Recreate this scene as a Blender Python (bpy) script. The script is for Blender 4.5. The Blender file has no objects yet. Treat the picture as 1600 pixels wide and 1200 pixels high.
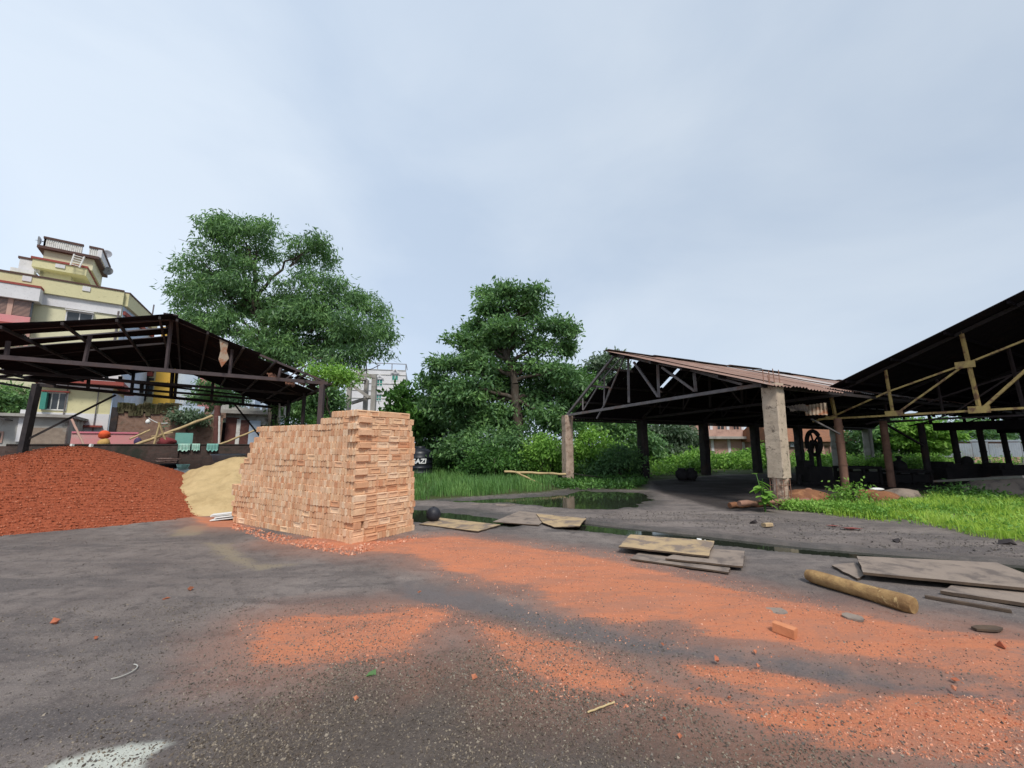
import bpy, math, random
import numpy as np
from mathutils import Vector

# ------------------------------------------------------------------ camera, sky, sun, exposure
SC = bpy.context.scene
F = 640.0                      # focal length in pixels of a 1600 px wide frame
PITCH = math.atan(95 / 640)    # the camera looks up a little
EYE = 1.65
SUN_DIR = Vector((0.16, -0.60, 0.80)).normalized()   # towards the sun
EXPOSURE = 1.15

cam_d = bpy.data.cameras.new("camera")
cam = bpy.data.objects.new("camera", cam_d)
SC.collection.objects.link(cam)
cam_d.sensor_fit = 'HORIZONTAL'
cam_d.sensor_width = 36.0
cam_d.lens = 36.0 * F / 1600.0
cam_d.clip_start = 0.05
cam_d.clip_end = 3000
cam.location = (0, 0, EYE)
cam.rotation_euler = (math.radians(90) + PITCH, 0, 0)
SC.camera = cam
SC.view_settings.view_transform = 'Standard'
SC.view_settings.look = 'None'
SC.view_settings.exposure = EXPOSURE
SC.view_settings.gamma = 1
SC.view_settings.use_curve_mapping = False
SC.cycles.max_bounces = 8
SC.cycles.use_denoising = True

world = bpy.data.worlds.new("World")
SC.world = world
world.use_nodes = True
nt = world.node_tree
nt.nodes.clear()
w_out = nt.nodes.new('ShaderNodeOutputWorld')
w_bg = nt.nodes.new('ShaderNodeBackground')
w_bg.inputs['Strength'].default_value = 0.057
nt.links.new(w_bg.outputs[0], w_out.inputs[0])
w_sky = nt.nodes.new('ShaderNodeTexSky')
w_sky.sky_type = 'NISHITA'
w_sky.sun_disc = False
w_sky.sun_elevation = math.asin(SUN_DIR.z)
w_sky.sun_rotation = math.atan2(SUN_DIR.x, SUN_DIR.y)
w_tc = nt.nodes.new('ShaderNodeTexCoord')
w_map = nt.nodes.new('ShaderNodeMapping')
w_map.inputs['Scale'].default_value = (1.0, 1.0, 2.0)
w_map.inputs['Location'].default_value = (3.1, 0.4, 1.7)
nt.links.new(w_tc.outputs['Generated'], w_map.inputs[0])
w_n1 = nt.nodes.new('ShaderNodeTexNoise')
w_n1.inputs['Scale'].default_value = 1.5
w_n1.inputs['Detail'].default_value = 7
w_n1.inputs['Roughness'].default_value = 0.5
w_n1.inputs['Distortion'].default_value = 0.35
nt.links.new(w_map.outputs[0], w_n1.inputs['Vector'])
w_ramp = nt.nodes.new('ShaderNodeValToRGB')
w_ramp.color_ramp.elements[0].position = 0.36
w_ramp.color_ramp.elements[0].color = (0.485, 0.58, 0.715, 1)
w_ramp.color_ramp.elements[1].position = 0.68
w_ramp.color_ramp.elements[1].color = (0.62, 0.70, 0.80, 1)
nt.links.new(w_n1.outputs[0], w_ramp.inputs[0])
# brighter cloud towards the west (left), greyer towards the east
w_sep = nt.nodes.new('ShaderNodeSeparateXYZ')
nt.links.new(w_tc.outputs['Generated'], w_sep.inputs[0])
w_mr = nt.nodes.new('ShaderNodeMapRange')
w_mr.inputs['From Min'].default_value = -0.8
w_mr.inputs['From Max'].default_value = 0.7
w_mr.inputs['To Min'].default_value = 10.5
w_mr.inputs['To Max'].default_value = 8.2
nt.links.new(w_sep.outputs['X'], w_mr.inputs[0])
w_mul = nt.nodes.new('ShaderNodeVectorMath')
w_mul.operation = 'SCALE'
nt.links.new(w_ramp.outputs[0], w_mul.inputs[0])
nt.links.new(w_mr.outputs[0], w_mul.inputs['Scale'])
w_hz = nt.nodes.new('ShaderNodeMapRange')
w_hz.inputs['From Min'].default_value = 0.0
w_hz.inputs['From Max'].default_value = 0.45
w_hz.inputs['To Min'].default_value = 1.10
w_hz.inputs['To Max'].default_value = 1.0
nt.links.new(w_sep.outputs['Z'], w_hz.inputs[0])
w_hm = nt.nodes.new('ShaderNodeMath')
w_hm.operation = 'MULTIPLY'
nt.links.new(w_mr.outputs[0], w_hm.inputs[0])
nt.links.new(w_hz.outputs[0], w_hm.inputs[1])
nt.links.new(w_hm.outputs[0], w_mul.inputs['Scale'])
w_mix = nt.nodes.new('ShaderNodeMix')
w_mix.data_type = 'RGBA'
w_mix.inputs[0].default_value = 0.9
nt.links.new(w_sky.outputs[0], w_mix.inputs[6])
nt.links.new(w_mul.outputs[0], w_mix.inputs[7])
nt.links.new(w_mix.outputs[2], w_bg.inputs[0])

sun_d = bpy.data.lights.new("sun", 'SUN')
sun_d.energy = 1.5
sun_d.angle = math.radians(13)
sun_d.color = (1.0, 0.95, 0.87)
sun = bpy.data.objects.new("sun", sun_d)
SC.collection.objects.link(sun)
sun.rotation_euler = SUN_DIR.to_track_quat('Z', 'Y').to_euler()
sun.location = (0, -10, 30)

# ------------------------------------------------------------------ picture -> place
cp, sp = math.cos(PITCH), math.sin(PITCH)
def ray(px, py):
    x = (px - 800) / F; z = (600 - py) / F
    return (x, cp - z * sp, sp + z * cp)
def G(px, py, z=0.0):
    r = ray(px, py); t = (z - EYE) / r[2]
    return Vector((r[0] * t, r[1] * t, z))
def D(px, py, Y):
    r = ray(px, py); t = Y / r[1]
    return Vector((r[0] * t, Y, EYE + r[2] * t))
class Plane:
    """an upright plane through p with horizontal direction d"""
    def __init__(s, p, d):
        s.p = Vector((p[0], p[1], 0)); s.d = Vector((d[0], d[1], 0)).normalized()
        s.n = Vector((-s.d.y, s.d.x, 0))
    def at(s, px, py, off=0.0):
        r = Vector(ray(px, py)); o = Vector((0, 0, EYE))
        t = (s.p + s.n * off - o).dot(s.n) / r.dot(s.n)
        return o + r * t
    def uz(s, px, py):
        q = s.at(px, py); return (q - s.p).dot(s.d), q.z
    def P(s, u, z, off=0.0):
        q = s.p + s.d * u + s.n * off
        return Vector((q.x, q.y, z))

rng = np.random.RandomState(7)
R = random.Random(11)

# ------------------------------------------------------------------ materials
def new_mat(name):
    m = bpy.data.materials.new(name); m.use_nodes = True
    t = m.node_tree; b = t.nodes['Principled BSDF']
    return m, t, b
def N(t, kind, **kw):
    n = t.nodes.new(kind)
    for k, v in kw.items():
        if k in n.inputs: n.inputs[k].default_value = v
        else: setattr(n, k, v)
    return n
def mixc(t, fac, a, b, blend='MIX'):
    n = t.nodes.new('ShaderNodeMix'); n.data_type = 'RGBA'; n.blend_type = blend
    for i, v in ((0, fac), (6, a), (7, b)):
        if isinstance(v, (tuple, list)): n.inputs[i].default_value = (*v, 1) if len(v) == 3 else v
        elif isinstance(v, (int, float)): n.inputs[i].default_value = v
        else: t.links.new(v, n.inputs[i])
    return n.outputs[2]
def math_n(t, op, a, b=None, c=None):
    n = t.nodes.new('ShaderNodeMath'); n.operation = op
    for i, v in enumerate((a, b, c)):
        if v is None: continue
        if isinstance(v, (int, float)): n.inputs[i].default_value = v
        else: t.links.new(v, n.inputs[i])
    return n.outputs[0]
def smooth(t, v, lo, hi):
    n = t.nodes.new('ShaderNodeMapRange'); n.interpolation_type = 'SMOOTHSTEP'
    t.links.new(v, n.inputs[0]); n.inputs[1].default_value = lo; n.inputs[2].default_value = hi
    return n.outputs[0]
def noise(t, vec, scale, detail=5, rough=0.6, dist=0.0):
    n = N(t, 'ShaderNodeTexNoise'); n.inputs['Scale'].default_value = scale
    n.inputs['Detail'].default_value = detail; n.inputs['Roughness'].default_value = rough
    n.inputs['Distortion'].default_value = dist
    t.links.new(vec, n.inputs['Vector']); return n.outputs[0]
def coords(t, kind='Object', scale=None):
    c = t.nodes.new('ShaderNodeTexCoord').outputs[kind]
    if scale:
        mp = t.nodes.new('ShaderNodeMapping'); mp.inputs['Scale'].default_value = scale
        t.links.new(c, mp.inputs[0]); c = mp.outputs[0]
    return c
def bump(t, b, h, strength=0.3, dist=0.02):
    n = t.nodes.new('ShaderNodeBump'); n.inputs['Strength'].default_value = strength
    n.inputs['Distance'].default_value = dist
    t.links.new(h, n.inputs['Height']); t.links.new(n.outputs[0], b.inputs['Normal'])

def worn(name, c1, c2, scale=3.0, stain=None, stain_scale=1.2, stain_lo=0.52, stain_hi=0.68, rough=0.85,
         bump_s=0.3, bump_scale=30, spec=0.3, metallic=0.0, stretch=None, c3=None):
    """a weathered surface: two tones, fine speckle and stains with a shape of their own"""
    m, t, b = new_mat(name)
    v = coords(t, 'Object', stretch)
    a = noise(t, v, scale, 8, 0.65)
    col = mixc(t, smooth(t, a, 0.3, 0.7), c1, c2)
    f = noise(t, v, scale * 12, 4, 0.7)
    col = mixc(t, smooth(t, f, 0.55, 0.8), col, c3 or tuple(min(1, x * 0.6) for x in c1))
    if stain:
        s = noise(t, v, stain_scale, 8, 0.7, 0.3)
        col = mixc(t, smooth(t, s, stain_lo, stain_hi), col, stain)
    t.links.new(col, b.inputs['Base Color'])
    b.inputs['Roughness'].default_value = rough
    b.inputs['Specular IOR Level'].default_value = spec
    b.inputs['Metallic'].default_value = metallic
    bump(t, b, noise(t, v, bump_scale, 6, 0.7), bump_s, 0.02)
    return m

def island_mat(name, cols, rough=0.85, obj_random=False, bump_scale=60, bump_s=0.3, spec=0.25, speck=None, vary=0.2, dirt=None):
    """each loose piece takes its own tone from the ramp"""
    m, t, b = new_mat(name)
    if obj_random: rnd = t.nodes.new('ShaderNodeObjectInfo').outputs['Random']
    else: rnd = t.nodes.new('ShaderNodeNewGeometry').outputs['Random Per Island']
    r = t.nodes.new('ShaderNodeValToRGB'); els = r.color_ramp.elements
    while len(els) < len(cols): els.new(0.5)
    for i, c in enumerate(cols):
        els[i].position = i / (len(cols) - 1); els[i].color = (*c, 1)
    t.links.new(rnd, r.inputs[0])
    v = coords(t, 'Object')
    n = noise(t, v, 18 if obj_random else 9, 6, 0.7)
    col = mixc(t, math_n(t, 'MULTIPLY', smooth(t, n, 0.35, 0.75), vary * 2), r.outputs[0], speck or tuple(x * 0.6 for x in cols[0]))
    if dirt:
        wv = t.nodes.new('ShaderNodeNewGeometry').outputs['Position']
        d = noise(t, wv, 1.7, 8, 0.7, 0.5)
        col = mixc(t, math_n(t, 'MULTIPLY', smooth(t, d, 0.52, 0.74), 0.38), col, dirt)
    t.links.new(col, b.inputs['Base Color'])
    b.inputs['Roughness'].default_value = rough
    b.inputs['Specular IOR Level'].default_value = spec
    bump(t, b, noise(t, v, bump_scale, 5, 0.7), bump_s, 0.01)
    return m

def leaf_mat(name, cols, trans=0.35, rough=0.5):
    m, t, b = new_mat(name)
    rnd = t.nodes.new('ShaderNodeNewGeometry').outputs['Random Per Island']
    v = coords(t, 'Object')
    n = noise(t, v, 0.9, 3, 0.5)
    f = math_n(t, 'ADD', math_n(t, 'MULTIPLY', rnd, 0.55), math_n(t, 'MULTIPLY_ADD', n, 1.7, -0.6))
    r = t.nodes.new('ShaderNodeValToRGB'); els = r.color_ramp.elements
    while len(els) < len(cols): els.new(0.5)
    for i, c in enumerate(cols):
        els[i].position = i / (len(cols) - 1); els[i].color = (*c, 1)
    t.links.new(f, r.inputs[0])
    t.links.new(r.outputs[0], b.inputs['Base Color'])
    b.inputs['Roughness'].default_value = rough
    b.inputs['Specular IOR Level'].default_value = 0.35
    tr = t.nodes.new('ShaderNodeBsdfTranslucent')
    tc = mixc(t, 0.5, r.outputs[0], (0.10, 0.22, 0.03))
    t.links.new(tc, tr.inputs[0])
    mx = t.nodes.new('ShaderNodeMixShader'); mx.inputs[0].default_value = trans
    t.links.new(b.outputs[0], mx.inputs[1]); t.links.new(tr.outputs[0], mx.inputs[2])
    t.links.new(mx.outputs[0], t.nodes['Material Output'].inputs[0])
    return m

def brickwork(name, c1, c2, mortar, size=1.0, rough=0.9, stain=None, lo=0.5, hi=0.68):
    """laid brick wall, courses along z; local x/y folded into one run"""
    m, t, b = new_mat(name)
    v = coords(t, 'Object')
    s = t.nodes.new('ShaderNodeSeparateXYZ'); t.links.new(v, s.inputs[0])
    c = t.nodes.new('ShaderNodeCombineXYZ')
    t.links.new(math_n(t, 'ADD', s.outputs[0], math_n(t, 'MULTIPLY', s.outputs[1], 0.9)), c.inputs[0])
    t.links.new(s.outputs[2], c.inputs[1])
    br = t.nodes.new('ShaderNodeTexBrick')
    br.inputs['Scale'].default_value = 1 / size
    br.inputs['Brick Width'].default_value = 0.25; br.inputs['Row Height'].default_value = 0.057
    br.inputs['Mortar Size'].default_value = 0.012
    br.inputs['Color1'].default_value = (*c1, 1); br.inputs['Color2'].default_value = (*c2, 1)
    br.inputs['Mortar'].default_value = (*mortar, 1)
    t.links.new(c.outputs[0], br.inputs['Vector'])
    n = noise(t, v, 5, 8, 0.7)
    col = mixc(t, smooth(t, n, 0.4, 0.75), br.outputs[0], tuple(x * 0.5 for x in c1))
    if stain:
        s2 = noise(t, v, 0.9, 8, 0.7, 0.4)
        col = mixc(t, smooth(t, s2, lo, hi), col, stain)
    t.links.new(col, b.inputs['Base Color']); b.inputs['Roughness'].default_value = rough
    bump(t, b, math_n(t, 'ADD', br.outputs['Fac'], n), 0.4, 0.02)
    return m

M = {}
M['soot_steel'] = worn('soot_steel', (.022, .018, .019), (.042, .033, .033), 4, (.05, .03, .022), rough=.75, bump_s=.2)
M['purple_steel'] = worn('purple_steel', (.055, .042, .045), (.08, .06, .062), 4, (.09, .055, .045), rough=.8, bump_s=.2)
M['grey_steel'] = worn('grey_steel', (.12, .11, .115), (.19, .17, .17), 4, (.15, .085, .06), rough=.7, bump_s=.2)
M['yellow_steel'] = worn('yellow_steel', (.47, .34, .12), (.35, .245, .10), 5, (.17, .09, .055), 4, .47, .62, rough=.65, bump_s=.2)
M['rust_pipe'] = worn('rust_pipe', (.30, .16, .11), (.22, .12, .085), 5, (.14, .07, .05), rough=.8)
M['soot'] = worn('soot', (.010, .008, .010), (.017, .013, .014), 3, (.035, .020, .016), 1.5, .56, .75, rough=.95, spec=.1)  # near black with brown blotches; shade under the roofs put into the colour
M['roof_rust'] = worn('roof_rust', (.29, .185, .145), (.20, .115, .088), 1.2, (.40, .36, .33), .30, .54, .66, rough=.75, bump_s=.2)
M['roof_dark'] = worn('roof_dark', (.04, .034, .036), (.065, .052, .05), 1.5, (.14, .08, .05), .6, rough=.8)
M['concrete'] = worn('concrete', (.52, .42, .32), (.41, .325, .245), 2.6, (.15, .12, .095), 7, .54, .66, rough=.95, bump_s=.7, bump_scale=16)
M['concrete_red'] = worn('concrete_red', (.44, .33, .26), (.34, .25, .19), 5, (.20, .12, .09), 5, .52, .66, rough=.95, bump_s=.8, bump_scale=12)
M['concrete_grey'] = worn('concrete_grey', (.36, .34, .31), (.27, .25, .23), 1.5, (.16, .145, .13), .8, rough=.95, bump_s=.4)
M['plaster_yellow'] = worn('plaster_yellow', (.60, .56, .34), (.54, .50, .30), .5, (.50, .45, .25), .5, .58, .8, rough=.9, bump_s=.1)
M['plaster_cream'] = worn('plaster_cream', (.64, .61, .42), (.58, .55, .38), .6, (.5, .45, .3), .6, .58, .8, rough=.9, bump_s=.1)
M['plaster_white'] = worn('plaster_white', (.66, .65, .66), (.58, .57, .58), .6, (.42, .40, .39), .6, .56, .78, rough=.9, bump_s=.1)
M['plaster_gold'] = worn('plaster_gold', (.68, .42, .07), (.60, .37, .07), .7, (.42, .28, .09), .8, .58, .8, rough=.9, bump_s=.1)
M['plaster_blue'] = worn('plaster_blue', (.50, .58, .68), (.42, .50, .61), .7, (.35, .40, .46), .6, rough=.9, bump_s=.1)
M['plaster_pink'] = worn('plaster_pink', (.62, .24, .25), (.55, .26, .25), 1.5, (.50, .33, .30), .9, .5, .7, rough=.9, bump_s=.15)
M['plaster_grey'] = worn('plaster_grey', (.44, .43, .40), (.34, .33, .30), 1.3, (.14, .12, .10), 1.1, .50, .66, rough=.95, bump_s=.5, bump_scale=12)
M['plaster_rose'] = worn('plaster_rose', (.50, .32, .26), (.42, .26, .21), .8, (.22, .13, .11), .8, .52, .7, rough=.95, bump_s=.3)
M['red_trim'] = worn('red_trim', (.30, .07, .055), (.24, .06, .05), 2, rough=.8, bump_s=.1)
M['brown_trim'] = worn('brown_trim', (.10, .05, .04), (.075, .045, .04), 2, rough=.8, bump_s=.1)
M['door_brown'] = worn('door_brown', (.13, .05, .04), (.10, .04, .035), 1.6, (.2, .11, .09), 2, rough=.7, bump_s=.1)
M['brick_old'] = brickwork('brick_old', (.30, .155, .10), (.22, .12, .085), (.20, .16, .13), 1, stain=(.07, .065, .045), lo=.56, hi=.72)
M['brick_dark'] = brickwork('brick_dark', (.12, .066, .055), (.075, .048, .042), (.085, .072, .064), 1, stain=(.03, .035, .025))
M['brick_house'] = brickwork('brick_house', (.34, .19, .14), (.28, .15, .12), (.28, .22, .18), 1, stain=(.20, .12, .09))
M['glass_dark'] = worn('glass_dark', (.03, .035, .04), (.05, .055, .06), 1, rough=.15, spec=.6, bump_s=.02)
M['shutter_green'] = worn('shutter_green', (.04, .20, .16), (.05, .24, .19), 1, rough=.6, bump_s=.1)
M['white_paint'] = worn('white_paint', (.72, .71, .68), (.62, .61, .58), 3, (.4, .37, .33), 4, rough=.7, bump_s=.15)
M['dish_grey'] = worn('dish_grey', (.30, .31, .34), (.24, .25, .28), 2, rough=.6, bump_s=.05)
M['black_plastic'] = worn('black_plastic', (.010, .012, .018), (.014, .016, .022), 2, rough=.4, bump_s=.05, spec=.4)
M['white_letter'] = worn('white_letter', (.8, .8, .8), (.75, .75, .75), 2, rough=.6, bump_s=.02)
M['ball_rubber'] = worn('ball_rubber', (.018, .019, .026), (.03, .03, .038), 12, rough=.5, bump_s=.15)
M['bark'] = worn('bark', (.085, .065, .05), (.05, .04, .032), 3, (.11, .10, .085), 4, rough=.95, bump_s=.7, bump_scale=14, stretch=(1, 1, .3))
M['log'] = worn('log', (.42, .27, .115), (.22, .125, .055), 6, (.56, .39, .18), 9, .58, .66, rough=.85, bump_s=1.0, bump_scale=18)
M['bamboo'] = worn('bamboo', (.50, .38, .20), (.40, .29, .15), 4, (.25, .18, .10), 3, rough=.7, bump_s=.2)
M['ply_tan'] = worn('ply_tan', (.44, .32, .185), (.36, .26, .155), 3, (.20, .155, .125), 2.6, .46, .60, rough=.85, bump_s=.4, stretch=(1, 1, 1))
M['ply_grey'] = worn('ply_grey', (.27, .215, .175), (.22, .175, .145), 3, (.13, .105, .092), 3, .48, .64, rough=.85, bump_s=.4)
M['ply_edge'] = worn('ply_edge', (.11, .075, .05), (.07, .05, .038), 8, rough=.95, bump_s=.3)
M['cloth_teal'] = worn('cloth_teal', (.20, .43, .38), (.16, .37, .33), 3, rough=.9)
M['cloth_green'] = worn('cloth_green', (.26, .52, .43), (.45, .62, .54), 9, rough=.9)
M['cloth_red'] = worn('cloth_red', (.20, .035, .04), (.15, .03, .035), 3, rough=.9)
M['cloth_orange'] = worn('cloth_orange', (.72, .11, .035), (.62, .085, .03), 3, rough=.8)
M['sack_yellow'] = worn('sack_yellow', (.52, .33, .11), (.42, .26, .09), 3, rough=.9)
M['litter_white'] = worn('litter_white', (.74, .74, .72), (.70, .70, .68), 3, rough=.8)
M['scrap_brown'] = worn('scrap_brown', (.26, .115, .055), (.17, .075, .042), 3, (.36, .18, .09), 4, rough=.9, bump_s=.6)
M['tin_grey'] = worn('tin_grey', (.28, .31, .34), (.22, .25, .28), 1, (.22, .22, .22), .8, rough=.6, bump_s=.1)
M['tile_rust'] = worn('tile_rust', (.26, .12, .065), (.19, .085, .05), 4, (.16, .085, .06), 3, rough=.9, bump_s=.5)
M['machine'] = worn('machine', (.018, .016, .017), (.03, .026, .026), 3, (.05, .03, .022), rough=.8, spec=.2)
BRK = [(.68, .38, .22), (.76, .47, .28), (.80, .55, .35), (.64, .34, .19), (.84, .62, .43), (.70, .42, .25), (.60, .28, .15), (.80, .52, .33), (.74, .45, .28)]
M['brick_new'] = island_mat('brick_new', BRK, vary=.25, dirt=(.40, .25, .15), bump_s=.6)
M['brick_new_obj'] = island_mat('brick_new_obj', BRK, obj_random=True, vary=.25, dirt=(.40, .25, .15), bump_s=.6)
M['brick_core'] = worn('brick_core', (.20, .09, .05), (.26, .12, .07), 6, rough=.95)
M['brick_frag'] = island_mat('brick_frag', [(.46, .15, .08), (.52, .20, .11), (.40, .12, .065)], obj_random=True)
M['chip_red'] = island_mat('chip_red', [(.30, .073, .032), (.39, .105, .045), (.33, .082, .036), (.56, .22, .13), (.24, .055, .026)], vary=.15)
M['heap_red'] = worn('heap_red', (.33, .083, .036), (.24, .058, .027), 14, rough=.95, bump_s=.9, bump_scale=22)
M['chip_dust'] = island_mat('chip_dust', [(.55, .20, .11), (.66, .28, .17), (.46, .15, .08), (.74, .46, .33)], vary=.15)
M['chip_grey'] = island_mat('chip_grey', [(.10, .09, .085), (.19, .165, .145), (.10, .088, .08), (.21, .18, .15), (.06, .053, .052)], vary=.2)
M['chip_pale'] = island_mat('chip_pale', [(.17, .135, .105), (.05, .04, .034), (.33, .28, .22), (.12, .095, .075), (.06, .048, .04), (.28, .23, .17), (.09, .07, .056)], vary=.2)
M['sand'] = worn('sand', (.52, .385, .205), (.44, .32, .165), 3, (.36, .26, .13), 1.3, .5, .7, rough=1, bump_s=.7, bump_scale=10)
M['leaf_mango'] = leaf_mat('leaf_mango', [(.065, .13, .07), (.12, .225, .10), (.175, .32, .12), (.27, .46, .15)], .42, .42)
M['leaf_broad'] = leaf_mat('leaf_broad', [(.065, .135, .066), (.115, .225, .095), (.165, .31, .11), (.27, .47, .15)], .42, .42)
M['leaf_bush'] = leaf_mat('leaf_bush', [(.03, .08, .022), (.055, .14, .032), (.09, .21, .045), (.15, .31, .06)], .38)
M['leaf_bright'] = leaf_mat('leaf_bright', [(.11, .25, .04), (.18, .37, .06), (.26, .48, .08), (.35, .57, .12)], .42)
M['leaf_pale'] = leaf_mat('leaf_pale', [(.05, .085, .05), (.09, .145, .085), (.14, .20, .125), (.20, .25, .17)], .3)
M['grass_left'] = leaf_mat('grass_left', [(.085, .18, .06), (.12, .26, .075), (.17, .34, .09), (.25, .42, .12)], .42)
M['grass_right'] = leaf_mat('grass_right', [(.36, .56, .07), (.46, .68, .09), (.55, .76, .12), (.64, .80, .20)], .5)

def water_mat():
    m, t, b = new_mat('dirty_water')
    v = coords(t, 'Object')
    b.inputs['Base Color'].default_value = (.022, .026, .018, 1)
    b.inputs['Roughness'].default_value = .06
    b.inputs['Specular IOR Level'].default_value = .5
    bump(t, b, noise(t, v, 2.5, 3, .5), .025, .02)
    return m
M['water'] = water_mat()

# ------------------------------------------------------------------ objects
ROOT = SC.collection
def tag(o, label, cat, group=None, kind=None):
    o['label'] = label; o['category'] = cat
    if group: o['group'] = group
    if kind: o['kind'] = kind
    return o
def thing(name, label, cat, loc=(0, 0, 0), group=None):
    o = bpy.data.objects.new(name, None); ROOT.objects.link(o)
    o.empty_display_size = 0.2
    o.location = loc
    return tag(o, label, cat, group)
def origin_of(o):
    v = Vector((0, 0, 0))
    while o is not None: v += o.location; o = o.parent
    return v
class MB:
    def __init__(s): s.v = []; s.f = []; s.mi = []; s.sm = []
    def add(s, vs, fs, mi=0, smooth=False):
        k = len(s.v); s.v += [tuple(x) for x in vs]
        for f in fs: s.f.append(tuple(i + k for i in f)); s.mi.append(mi); s.sm.append(smooth)
        return s
    def hexa(s, p, mi=0):
        """eight corners: bottom ring of four, top ring of four"""
        return s.add(p, [(3, 2, 1, 0), (4, 5, 6, 7), (0, 1, 5, 4), (1, 2, 6, 5), (2, 3, 7, 6), (3, 0, 4, 7)], mi)
    def box(s, c, x, y, z, mi=0):
        """centre and three half-axes"""
        c, x, y, z = map(Vector, (c, x, y, z))
        return s.hexa([c - x - y - z, c + x - y - z, c + x + y - z, c - x + y - z,
                       c - x - y + z, c + x - y + z, c + x + y + z, c - x + y + z], mi)
    def beam(s, a, b, w, h=None, mi=0):
        a, b = Vector(a), Vector(b); d = b - a; L = d.length
        if L < 1e-5: return s
        d /= L; up = Vector((0, 0, 1)) if abs(d.z) < .95 else Vector((0, 1, 0))
        x = d.cross(up).normalized(); y = x.cross(d).normalized()
        return s.box((a + b) / 2, d * (L / 2), x * (w / 2), y * ((h or w) / 2), mi)
    def tube(s, pts, rad, n=8, mi=0, caps=True, smooth=True):
        pts = [Vector(p) for p in pts]
        if not isinstance(rad, (list, tuple)): rad = [rad] * len(pts)
        vs = []
        for i, p in enumerate(pts):
            d = (pts[min(i + 1, len(pts) - 1)] - pts[max(i - 1, 0)]).normalized()
            up = Vector((0, 0, 1)) if abs(d.z) < .9 else Vector((0, 1, 0))
            x = d.cross(up).normalized(); y = d.cross(x).normalized()
            for k in range(n):
                a = 2 * math.pi * k / n
                vs.append(p + x * (math.cos(a) * rad[i]) + y * (math.sin(a) * rad[i]))
        fs = []
        for i in range(len(pts) - 1):
            for k in range(n):
                fs.append((i * n + k, i * n + (k + 1) % n, (i + 1) * n + (k + 1) % n, (i + 1) * n + k))
        s.add(vs, fs, mi, smooth)
        if caps:
            b = len(pts) - 1
            s.add(vs[:n], [tuple(range(n))], mi); s.add(vs[b * n:], [tuple(reversed(range(n)))], mi)
        return s
    def lathe(s, c, prof, n=24, mi=0, axis=None, smooth=True):
        """prof: (radius, height) rings round the axis"""
        c = Vector(c); ax = Vector(axis or (0, 0, 1)).normalized()
        up = Vector((0, 1, 0)) if abs(ax.z) > .9 else Vector((0, 0, 1))
        x = ax.cross(up).normalized(); y = ax.cross(x).normalized()
        vs = []
        for r, h in prof:
            for k in range(n):
                a = 2 * math.pi * k / n
                vs.append(c + ax * h + x * (r * math.cos(a)) + y * (r * math.sin(a)))
        fs = [(i * n + k, i * n + (k + 1) % n, (i + 1) * n + (k + 1) % n, (i + 1) * n + k)
              for i in range(len(prof) - 1) for k in range(n)]
        return s.add(vs, fs, mi, smooth)
    def prism(s, poly, h, mi=0):
        """flat polygon (counter-clockwise seen from above) with thickness h upwards"""
        n = len(poly); lo = [Vector(p) for p in poly]; hi = [p + Vector((0, 0, h)) for p in lo]
        return s.add(lo + hi, [tuple(reversed(range(n))), tuple(range(n, 2 * n))] +
                     [(i, (i + 1) % n, n + (i + 1) % n, n + i) for i in range(n)], mi)
    def build(s, name, mats, parent=None, loc=None):
        if not isinstance(mats, (list, tuple)): mats = [mats]
        me = bpy.data.meshes.new(name)
        if parent is not None: o0 = origin_of(parent)
        elif loc is not None: o0 = Vector(loc)
        else:
            a = np.array(s.v); o0 = Vector(((a[:, 0].min() + a[:, 0].max()) / 2, (a[:, 1].min() + a[:, 1].max()) / 2, a[:, 2].min()))
        me.from_pydata([(x - o0.x, y - o0.y, z - o0.z) for x, y, z in s.v], [], s.f)
        for m in mats: me.materials.append(m)
        me.polygons.foreach_set('material_index', s.mi)
        me.polygons.foreach_set('use_smooth', s.sm)
        me.update()
        o = bpy.data.objects.new(name, me); ROOT.objects.link(o)
        if parent is not None: o.parent = parent
        else: o.location = o0
        return o
def np_mesh(name, V, Fc, mat, parent=None, loc=None, smooth=False):
    V = np.asarray(V, dtype=np.float64); Fc = np.asarray(Fc, dtype=np.int32)
    o0 = np.array(origin_of(parent)) if parent is not None else (np.array(loc) if loc is not None else np.array([(V[:, 0].min() + V[:, 0].max()) / 2, (V[:, 1].min() + V[:, 1].max()) / 2, V[:, 2].min()]))
    me = bpy.data.meshes.new(name)
    me.vertices.add(len(V)); me.vertices.foreach_set('co', (V - o0).astype(np.float32).ravel())
    k = Fc.shape[1]
    me.loops.add(Fc.size); me.loops.foreach_set('vertex_index', Fc.ravel())
    me.polygons.add(len(Fc)); me.polygons.foreach_set('loop_start', np.arange(0, Fc.size, k, dtype=np.int32))
    me.polygons.foreach_set('loop_total', np.full(len(Fc), k, dtype=np.int32))
    me.polygons.foreach_set('use_smooth', np.full(len(Fc), smooth))
    me.materials.append(mat); me.update(calc_edges=True); me.validate()
    o = bpy.data.objects.new(name, me); ROOT.objects.link(o)
    if parent is not None: o.parent = parent
    else: o.location = tuple(o0)
    return o

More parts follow.
